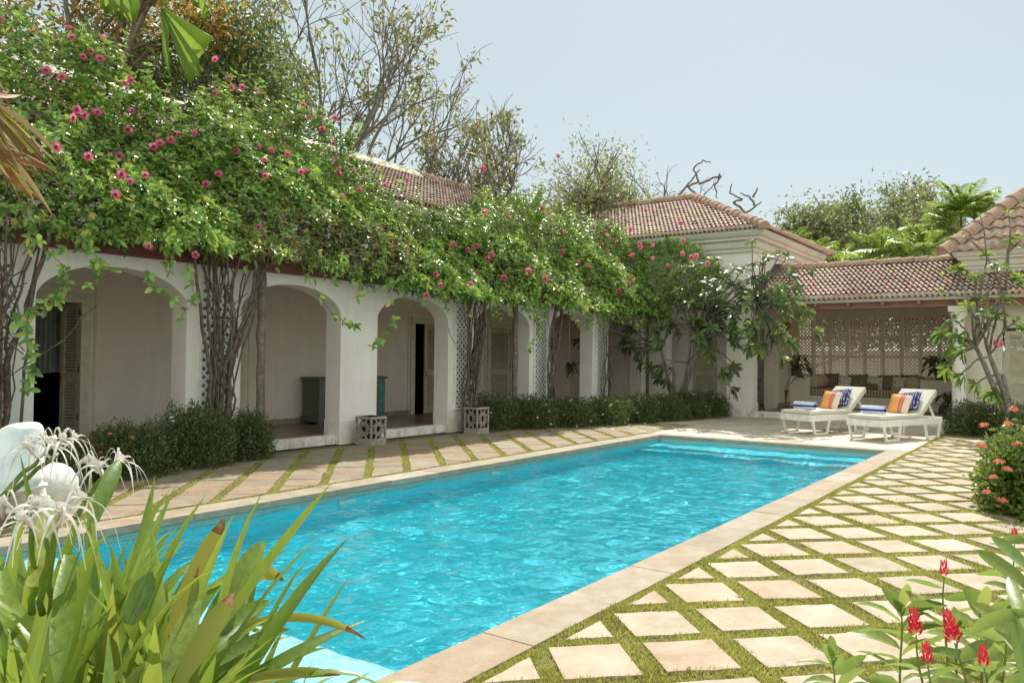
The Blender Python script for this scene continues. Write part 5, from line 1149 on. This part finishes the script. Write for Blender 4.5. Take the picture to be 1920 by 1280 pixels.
# ------------------------------------------------------------------ potted plants in the pavilion
def potted(loc,kind,label,h=.75,pot='brass'):
    t=empty('potted_plant',loc,0,label,'potted plant'); b=MB()
    if pot=='brass': b.lathe([(.1,0),(.13,.02),(.1,.06),(.12,.3),(.17,.55),(.18,.56),(.15,.54)],18); z=.5
    else: b.lathe([(.12,0),(.17,.02),(.2,.22),(.22,.24),(.18,.24)],18); z=.2
    b.build('pot',M['brass'] if pot=='brass' else M['wood'],t)
    st=MB(); P=[];D=[];NN=[];LL=[]
    n=7 if kind=='tall' else 34
    for i in range(n):
        a=rng.uniform(0,6.28); 
        if kind=='tall': e=np.array([math.cos(a)*.28,math.sin(a)*.45,h*rng.uniform(.5,1.2)+z]); L=.42
        else: e=np.array([math.cos(a)*rng.uniform(.1,.5),math.sin(a)*rng.uniform(.1,.55),z+h*rng.uniform(.1,.75)]); L=.24
        st.tube(wiggle((0,0,z),e,4,.02),.008,4,False); P.append(e); D.append(nz(np.array([e[0],e[1],-.1 if kind=='bushy' else .1])+rng.normal(0,.2,3))); NN.append(np.array([0,0,1.])+rng.normal(0,.3,3)); LL.append(L*rng.uniform(.8,1.2))
    st.build('stems',LM['hedge'],t); LL=np.array(LL); leaves('foliage',P,D,NN,LL,LL*(.32 if kind=='tall' else .55),LM['hedge'],t,prof=((.2,.8),(.5,1),(.8,.6)),fold=.15,droop=.4,smooth=True)
p=atX(1470,762,26.75); potted((26.7,p[1],.17),'tall','leggy plant with dark leaves in a tall brass vase, left of the bench')
p=atX(1492,700,27.5); potted((27.5,p[1],1.19),'bushy','bushy dark plant on the left end block of the bench',.7,'low')
p=atX(1765,700,27.5); potted((27.5,3.45,1.15),'bushy','bushy dark plant on the right end block of the bench, behind the column',.8,'low')
p=atX(1752,760,26.3); potted((26.2,3.15,.17),'bushy','reddish leaved plant on the pavilion floor beside the column',.6,'low')
# ------------------------------------------------------------------ strap-leaved lilies in the foreground
def strap(V,Fs,MI,base,az,el,L,W,droop,tw=0,mi=0,seg=11,bend=0):
    d=np.array([math.cos(az)*math.cos(el),math.sin(az)*math.cos(el),math.sin(el)]); o=len(V); sd0=nz(np.cross(d,(0,0,1.))); p=np.array(base,float)
    for i in range(seg+1):
        f=i/seg; w=W*(.55+.45*min(1,f*4))*(1 if f<.55 else max(0,1-((f-.55)/.45)**1.9)); dd=nz(d+np.array([0,0,-droop*f*f*1.6])+sd0*bend*f); 
        if i: p=p+dd*L/seg
        sd=nz(np.cross(dd,(0,0,1.))+1e-4); up=np.cross(sd,dd); c,s=math.cos(tw*f),math.sin(tw*f); sd2=sd*c+up*s; up2=up*c-sd*s
        V+= [p-sd2*w/2+up2*w*.16,p,p+sd2*w/2+up2*w*.16]
    for i in range(seg):
        a=o+3*i; Fs+= [(a,a+3,a+4,a+1),(a+1,a+4,a+5,a+2)]; MI+=[mi if i<seg-2 else (2 if mi else 0)]*2
M['yleaf']=leaf_mat('yellowing_leaf',[(0,(.26,.32,.05)),(.5,(.34,.33,.05)),(1,(.4,.3,.05))],.45,.4,.4,(1,.9,.4)); M['brownleaf']=noise_mat('browned_leaf_tip',(.3,.13,.04),(.2,.07,.02),20,.6,.1,c3=(.45,.3,.18))
def clump(px,dist,z0,n,L,label,fan=2.4,seed=1):
    p=atD(px,900,dist); base=np.array([p[0],p[1],z0]); t=empty('spider_lily',tuple(base),0,label,'spider lily','spider lilies in the foreground'); V=[];Fs=[];MI=[]
    for i in range(int(n*1.4)):
        az=rng.uniform(0,6.28); el=rng.uniform(.5,1.45); strap(V,Fs,MI,(rng.normal(0,.09),rng.normal(0,.09),0),az,el,L*rng.uniform(.7,1.12),rng.uniform(.044,.074),rng.uniform(.1,.75)*(1.5-el*.5),rng.normal(0,.5),0,bend=rng.normal(0,.15))
    q=[];tr=np.array(Fs); o=np_mesh('foliage',np.array(V),tr,[LM['lily'],M['yleaf'],M['brownleaf']],t,smooth=True,mi=np.array(MI)); 
    return t,base
lil=[(20,2.1,.35,34,1.0,'lily clump at the left edge, closest to the camera'),(150,2.6,.3,44,1.08,'lily clump below the large white spider flowers'),(60,3.3,.1,34,1.15,'lily clump behind the white spider flowers at the left'),(290,2.5,.2,40,1.0,'lily clump in the middle of the foreground bed'),(340,2.9,.0,36,1.0,'lily clump in front of the pool with long arching leaves'),(350,2.25,.1,28,.75,'low lily clump at the bottom, nearest the pool ledge'),(220,3.5,.0,30,1.1,'lily clump at the back of the bed, by the near pool corner'),(130,1.9,.25,26,.85,'lily clump low at the bottom left')]
LC=[clump(*a) for a in lil]
# a few particular leaves: yellowing ones with brown tips
t,base=LC[4]; V=[];Fs=[];MI=[]
def aim(px0,py0,px1,py1,d0,d1,W,mi,sag=0,tw=0):
    a=atD(px0,py0,d0); c=atD(px1,py1,d1); o=len(V); seg=12; mid=(a+c)/2+np.array([0,0,sag]); view=nz((a+c)/2-np.array([0,0,CH]))
    for i in range(seg+1):
        f=i/seg; p=a*(1-f)**2+mid*2*f*(1-f)+c*f*f; tg=nz((mid-a)*(1-f)+(c-mid)*f); sd=nz(np.cross(tg,view)); sd=nz(sd*math.cos(tw)+np.cross(tg,sd)*math.sin(tw)); w=W*(.5+.5*min(1,f*3))*(1 if f<.6 else max(0.02,1-((f-.6)/.4)**2)); up=nz(np.cross(sd,tg))
        V.extend([p-base-sd*w/2-up*w*.15,p-base,p-base+sd*w/2-up*w*.15])
    for i in range(seg):
        k=o+3*i; Fs.extend([(k,k+3,k+4,k+1),(k+1,k+4,k+5,k+2)]); MI.extend([mi if i<seg-2 or mi!=1 else 2]*2)
aim(320,1190,423,968,2.6,2.7,.065,1,.02); aim(345,1200,372,1060,2.5,2.6,.02,1); aim(330,1290,440,1110,2.3,2.5,.06,1,.02); aim(410,1160,497,1012,2.7,2.9,.07,0,.03); aim(430,1110,532,1088,2.8,3.1,.05,1,.09); aim(400,1200,690,1200,2.7,3.0,.03,1,.16); aim(380,1230,505,1125,2.6,2.9,.05,0,.05); aim(300,1290,375,1120,2.3,2.5,.06,0,.02); aim(350,1280,545,1178,2.5,2.8,.04,0,.05); aim(60,1100,100,930,2.2,2.4,.05,0); aim(240,1170,285,1070,2.4,2.5,.06,0); aim(420,1290,640,1265,2.5,2.8,.035,1,.05); aim(175,980,226,860,2.7,2.9,.05,0,.03); aim(130,1040,105,1290,2.3,2.0,.05,0,.02)
np_mesh('long_leaves',np.array(V),np.array(Fs),[LM['lily'],M['yleaf'],M['brownleaf']],t,smooth=True,mi=np.array(MI))
def spider(t,base,root,head,label_n,nfl=4,size=.13,seed=0,tilt=(0,0,1)):
    b=MB(); b.tube([q-base for q in wiggle(root,head,6,.01)],[.009,.0085,.008,.0075,.007,.007,.006],6); b.build('flower_stalk',LM['lily'],t)
    V=[];Fs=[]
    head=np.array(head)
    for k in range(nfl):
        a=2*math.pi*k/nfl+rng.uniform(0,.6); fd=nz(np.array([math.cos(a)*.8,math.sin(a)*.8,.55])+np.array(tilt)*.3); c=head+fd*.06*rng.uniform(.8,1.3)
        x=nz(np.cross(fd,(0.1,0,1.)));y=np.cross(fd,x)
        for j in range(6):
            g_=2*math.pi*j/6+rng.uniform(-.2,.2); od=x*math.cos(g_)+y*math.sin(g_); o=len(V); L=size*.8*rng.uniform(.85,1.2)
            for i in range(9):
                f=i/8; p=c+fd*L*.35*math.sin(f*1.6)+od*L*.75*f+np.array([0,0,-L*.75*f*f*f*1.2]); w=.0065*math.sin(math.pi*min(.97,f*.9+.12))+.001; s=np.cross(nz(od+fd*.2-np.array([0,0,f])),fd+np.array([0,0,.01])); s=nz(s); V+= [p-s*w/2-base,p+s*w/2-base]
            Fs+= [(o+2*i,o+2*i+1,o+2*i+3,o+2*i+2) for i in range(8)]
        # cup and tube
        o=len(V); m=10
        for zz,rr in ((-.05,.003),(0,.005),(.02,.013)):
            for j in range(m): g_=2*math.pi*j/m; V.append(c+fd*zz+(x*math.cos(g_)+y*math.sin(g_))*rr-base)
        Fs+= [(o+i*m+j,o+i*m+(j+1)%m,o+(i+1)*m+(j+1)%m,o+(i+1)*m+j) for i in range(2) for j in range(m)]
    np_mesh('spider_flower',np.array(V),np.array(Fs),M['whitepet'],t,smooth=True)
t,base=LC[1]
for (px,py,d,rx,ry,n,sz) in ((60,985,2.2,60,1150,3,.13),(105,985,2.15,95,1150,3,.13),(85,1010,2.1,80,1150,2,.12)): spider(t,base,atD(rx,ry,d+.1),atD(px,py,d),0,n,sz)
t,base=LC[2]
for (px,py,d,rx,ry,n,sz) in ((72,862,3.0,5,930,4,.15),(110,850,3.05,5,935,3,.15),(192,895,3.0,135,975,5,.15),): spider(t,base,atD(rx,ry,d-.1),atD(px,py,d),0,n,sz)
# ------------------------------------------------------------------ red ginger, bottom right
def ginger_leaf(P,D,NN,LL,q,tg,L,s): 
    sd=nz(np.cross(tg,nz(np.array([-.6,-.4,.1])))); P.append(q); D.append(nz(sd*s+tg*.75+rng.normal(0,.15,3))); NN.append(tg*-.6+np.array([0,0,1.])+rng.normal(0,.2,3)); LL.append(L)
def ginger(root,head,label,flower=True,nl=7,L=.17,fs=1,bud=False):
    root=np.array(root);head=np.array(head); base=root.copy(); t=empty('red_ginger',tuple(base),0,label,'red ginger','red ginger plants at the lower right'); b=MB(); pl=wiggle(root,head,8,.012); b.tube([q-base for q in pl],[.0075-.0006*i for i in range(9)],6); b.build('stem',LM['ginger'],t)
    P=[];D=[];NN=[];LL=[]
    for i in range(nl):
        f=.42+.57*i/nl; q=root+(head-root)*f; ginger_leaf(P,D,NN,LL,q-base,nz(head-root),L*rng.uniform(.75,1.15),1 if i%2 else -1)
    if not flower:
        for k_ in range(3): P.append(head-base-nz(head-root)*.02*k_); D.append(nz(nz(head-root)+rng.normal(0,.22,3))); NN.append(np.array([-.8,-.5,.2])); LL.append(L*.8)
    LL=np.array(LL); leaves('foliage',P,D,NN,LL,LL*.27,LM['ginger'],t,prof=((.12,.6),(.35,1),(.65,.85),(.85,.5)),fold=.22,droop=.35,smooth=True)
    if flower:
        V=[];Fs=[]; tg=nz(head-root); x=nz(np.cross(tg,(1,0,0)));y=np.cross(tg,x); n=38 if not bud else 18; H=.085*fs
        P=[];D=[];NN=[];LL=[]
        for i in range(n):
            f=i/n; a=i*2.4; od=x*math.cos(a)+y*math.sin(a); sp=(.9 if not bud else .3)*(1-.75*f); P.append(head-base+tg*H*f+od*.008); D.append(nz(od*sp+tg)); NN.append(tg*-1+od); LL.append((.031 if not bud else .04)*fs*(1-.45*f)*rng.uniform(.85,1.2))
        LL=np.array(LL); leaves('red_bracts',P,D,NN,LL,LL*.4,M['red'],t,prof=((.3,.9),(.7,.9)),fold=.3,droop=-.1)
    return t
GG=[((1745,1300,1718,1190,3.3),'red ginger with the fullest red flower head, left of its neighbour',True,4,.2,1.1,False),((1850,1310,1790,1205,3.2),'red ginger with a wide ragged red flower head, right of the fullest one',True,4,.2,1.25,False),((1775,1280,1770,1080,3.7),'tallest red ginger stem with a small narrow flower head',True,9,.2,.75,True),((1690,1285,1690,1140,3.6),'leafy ginger stem without a flower, left of the red heads',False,12,.22,1,False),((1765,1320,1740,1245,3.0),'short ginger stem with a slim red bud low at the bottom',True,4,.17,.8,True),((1860,1310,1845,1250,3.1),'ginger stem with a drooping red bud right of the ragged flower',True,4,.2,.8,True),((1835,1290,1838,1150,3.5),'leafy ginger stem behind the ragged red flower',False,12,.24,1,False),((1905,1100,1902,1020,5.5),'small red ginger flower at the right edge above the big leaf',True,5,.25,1,True),((1600,1330,1560,1235,3.2),'low leafy ginger shoot nearest the middle of the paving',False,9,.17,1,False),((1880,1320,1885,1170,3.3),'leafy ginger stem near the right edge',False,12,.24,1,False),((1800,1300,1795,1180,3.6),'thin ginger stem standing between the two large flower heads',False,6,.17,1,False)]
for (a,c,e,g_,d),lb,fl,nl,L,fs,bud in GG:
    r_=atD(a,c,d+.05); r_=r_+np.array([0,0,-.25]); ginger(r_,atD(e,g_,d),lb,fl,nl,L,fs,bud)
# broad leaves entering at the right edge
base=atD(1935,1200,2.6); base[2]=.2; t=empty('broad_leaf_plant',tuple(base),0,'plant with long broad green leaves entering at the right edge','plant'); V=[];Fs=[];MI=[]
aim(1940,1110,1828,1030,2.6,2.8,.038,0,.02); aim(1935,1075,1858,1005,2.6,2.9,.032,0,.02); aim(1930,1150,1815,1190,2.4,2.7,.034,0,.04); aim(1925,1190,1890,1080,2.4,2.6,.034,0,.02); aim(1930,1250,1850,1160,2.5,2.7,.03,0,.04); aim(1930,1290,1900,1150,2.4,2.5,.036,0); aim(1935,1020,1873,1018,3,3.2,.03,0,.03); aim(1935,1230,1820,1130,2.7,2.9,.04,0,.05)
np_mesh('foliage',np.array(V),np.array(Fs),[LM['ginger'],M['yleaf'],M['brownleaf']],t,smooth=True,mi=np.array(MI))
b=MB(); b.tube([(0,0,-.2),(.0,.0,1.1)],.012,6); b.build('stem',LM['ginger'],t)
# low grassy tufts at the right border
base=np.array([5.6,-.1,0]); V=[];Fs=[];MI=[]
t=empty('strappy_tuft',tuple(base),0,'low bright tuft of thin leaves on the lawn at the right','plant')
for i in range(150): strap(V,Fs,MI,(rng.normal(0,.18),rng.normal(0,.25),0),rng.uniform(0,6.28),rng.uniform(.4,1.3),rng.uniform(.15,.35),.014,rng.uniform(.3,1),0,seg=5)
np_mesh('foliage',np.array(V),np.array(Fs),LM['grass'],t,smooth=True)
# ------------------------------------------------------------------ palm leaves hanging into the top left
def fan(px0,py0,ends,d,label,mat,fold=.02,wf=1):
    a=atD(px0,py0,d); t=empty('fan_palm_leaf',tuple(a),0,label,'palm leaf'); view=nz(a-np.array([0,0,CH])); V=[np.zeros(3)];Fs=[]; n=len(ends)*2
    E=[]
    for i,(px,py,dd) in enumerate(ends):
        E.append(atD(px,py,dd)-a)
    m=6
    # pleated blades between neighbouring rays
    rows=[]
    for i,e in enumerate(E):
        rows.append([e*f+view*(fold*(1 if i%2 else -1)*math.sin(math.pi*min(1,f*1.2)*.5)) for f in np.linspace(.04,1,m)])
    V=[p for r in rows for p in r]
    for i in range(len(E)-1):
        for j in range(m-1): Fs.append((i*m+j,i*m+j+1,(i+1)*m+j+1,(i+1)*m+j))
    o=np_mesh('blade',np.array(V),np.array(Fs),mat,t); md=o.modifiers.new('s','SOLIDIFY'); md.thickness=.0015
    b=MB(); b.tube([(0,0,0),tuple(np.array([0,0,1.])*.6)],[.006,.008],6); b.build('stalk',mat,t); return t
D0=2.6
fan(302,12,[(306,100,D0),(320,150,D0),(316,60,D0),(335,105,D0),(345,140,D0),(358,163,D0),(366,140,D0),(378,145,D0),(372,110,D0),(385,95,D0),(398,70,D0)],D0,'green fan palm leaf with pointed segments hanging at the top left',LM['palm'],.02)
fan(225,-90,[(186,8,D0),(200,28,D0),(212,22,D0),(225,40,D0),(232,28,D0),(250,50,D0),(262,10,D0)],D0,'yellow green palm leaf tip hanging from the top edge',LM['palm'],.02)
fan(362,-60,[(360,5,D0),(378,20,D0),(382,50,D0),(390,18,D0),(372,-15,D0)],D0,'small yellow green palm leaf piece at the top edge, right of the fan leaf',LM['palm'],.01)
base=atD(-60,120,1.7); t=empty('dried_palm_frond',tuple(base),0,'dried brown and yellow palm frond hanging at the left edge','palm frond'); V=[];Fs=[];MI=[]
for k in range(46):
    u=rng.uniform(0,1); e=rng.uniform(15,135); f=rng.uniform(300,425) if e>60 else rng.uniform(200,400)
    aim(-60,rng.uniform(90,280),e-30*u,f-(135-e)*.3,1.7,1.8+rng.uniform(-.1,.1),rng.uniform(.004,.012),int(rng.choice([1,2,3,3])),rng.uniform(-.03,.05),rng.uniform(-1,1))
np_mesh('blades',np.array(V),np.array(Fs),[LM['lily'],M['yleaf'],M['brownleaf'],LM['dry']],t,smooth=True,mi=np.array(MI))
# ------------------------------------------------------------------ grass in the paving joints
def in_stones(x0,x1,y0,y1,res=.01):
    W_,H_=int((x1-x0)/res)+1,int((y1-y0)/res)+1; m=np.zeros((W_,H_),bool)
    for q in STONES:
        xs=[p[0] for p in q];ys=[p[1] for p in q]
        if max(xs)<x0 or min(xs)>x1 or max(ys)<y0 or min(ys)>y1: continue
        i0,i1=max(0,int((min(xs)-x0)/res)),min(W_,int((max(xs)-x0)/res)+2); j0,j1=max(0,int((min(ys)-y0)/res)),min(H_,int((max(ys)-y0)/res)+2)
        gx=(x0+np.arange(i0,i1)*res)[:,None]; gy=(y0+np.arange(j0,j1)*res)[None,:]; ins=np.ones((i1-i0,j1-j0),bool); n=len(q)
        ar=sum(q[k][0]*q[(k+1)%n][1]-q[(k+1)%n][0]*q[k][1] for k in range(n)); sg=1 if ar>0 else -1
        for k in range(n):
            a=q[k];c=q[(k+1)%n]; ln=math.hypot(c[0]-a[0],c[1]-a[1])+1e-6; ins&=(sg*((c[0]-a[0])*(gy-a[1])-(c[1]-a[1])*(gx-a[0]))/ln)>.003
        m[i0:i1,j0:j1]|=ins
    return m
def grass(name,regs,label):
    PP=[];HH=[]
    for (x0,x1,y0,y1,dens,h) in regs:
        m=in_stones(x0,x1,y0,y1); n=int((x1-x0)*(y1-y0)*dens); x=rng.uniform(x0,x1,n);y=rng.uniform(y0,y1,n); k=~m[((x-x0)/.01).astype(int),((y-y0)/.01).astype(int)]
        k&=(rng.uniform(size=n)<.55+.45*fbm(x*1.5,y*1.5,0,2)+.3); PP.append(np.stack([x[k],y[k],np.full(k.sum(),-.012)],1)); HH.append(h*rng.uniform(.5,1.3,k.sum())*(1+.35*fbm(x[k]*2,y[k]*2,5,1.5)))
    P=np.concatenate(PP);H=np.concatenate(HH); n=len(P); D=nz(np.stack([rng.normal(0,.55,n),rng.normal(0,.55,n),np.ones(n)],1)); S=nz(np.cross(D,rdir(n))); w=H*.12+.0015
    V=np.stack([P-S*w[:,None],P+S*w[:,None],P+D*H[:,None]],1).reshape(-1,3); return tag(np_mesh(name,V,np.arange(3*n).reshape(-1,3),LM['grass']),kind='stuff')
grass('grass',[(2.5,6,-1.2,2.605,12000,.034),(6,10,-1.2,2.605,6000,.036),(10,23,-1.5,2.605,2200,.038),(2.5,23,2.54,2.606,14000,.035),(4,10,-2.8,-1.2,3000,.04)],'')
grass('grass',[(4,19.4,8.03,11.2,3200,.036),(3,20,8.03,8.12,5000,.03)],'')

sheet('gravel_court',[(28.25,34,2.5,7.9),(30.6,90,-12,16)],-.02,noise_mat('pale_gravel',(.5,.46,.38),(.6,.56,.48),5,.9,.2))
n=26000; P=np.stack([33.9+rng.normal(0,.35,n),rng.uniform(-2,15,n),2.25+rng.uniform(0,1,n)**.8*2.0],1); base=np.array([33.9,6,0.]); b=MB(); b.box(36,36.2,-8,18,0,2.1); b.box(35.95,36.25,-8.05,18.05,2.101,2.17); tag(b.build('garden_wall',M['wall']),'white garden wall seen through the pierced screen','wall')
t=empty('tall_hedge',tuple(base),0,'row of clipped dark trees seen through the top of the pierced screen','hedge'); diamonds('foliage',P-base,rdir(n),rdir(n),.16,.08,LM['hedge'],t)
b=MB()
for i in range(3): b.tube(wiggle((0,-7+i*7.0,0),(0,-7+i*2.6,3.2),4,.04),.05,6)
b.build('stems',M['vinewood'],t)

# fallen leaves scattered on the paving
n=170; x=np.concatenate([rng.uniform(4,19,110),rng.uniform(4,20,60)]); y=np.concatenate([rng.uniform(8.2,11.2,110),rng.uniform(-.5,2.5,60)]); a=rng.uniform(0,6.28,n)
tag(diamonds('fallen_leaves',np.stack([x,y,np.full(n,.014)],1),np.stack([np.cos(a),np.sin(a),rng.uniform(0,.25,n)],1),np.tile([[0,0,1.]],(n,1)),rng.uniform(.03,.07,n),rng.uniform(.015,.035,n),LM['dry']),kind='stuff')
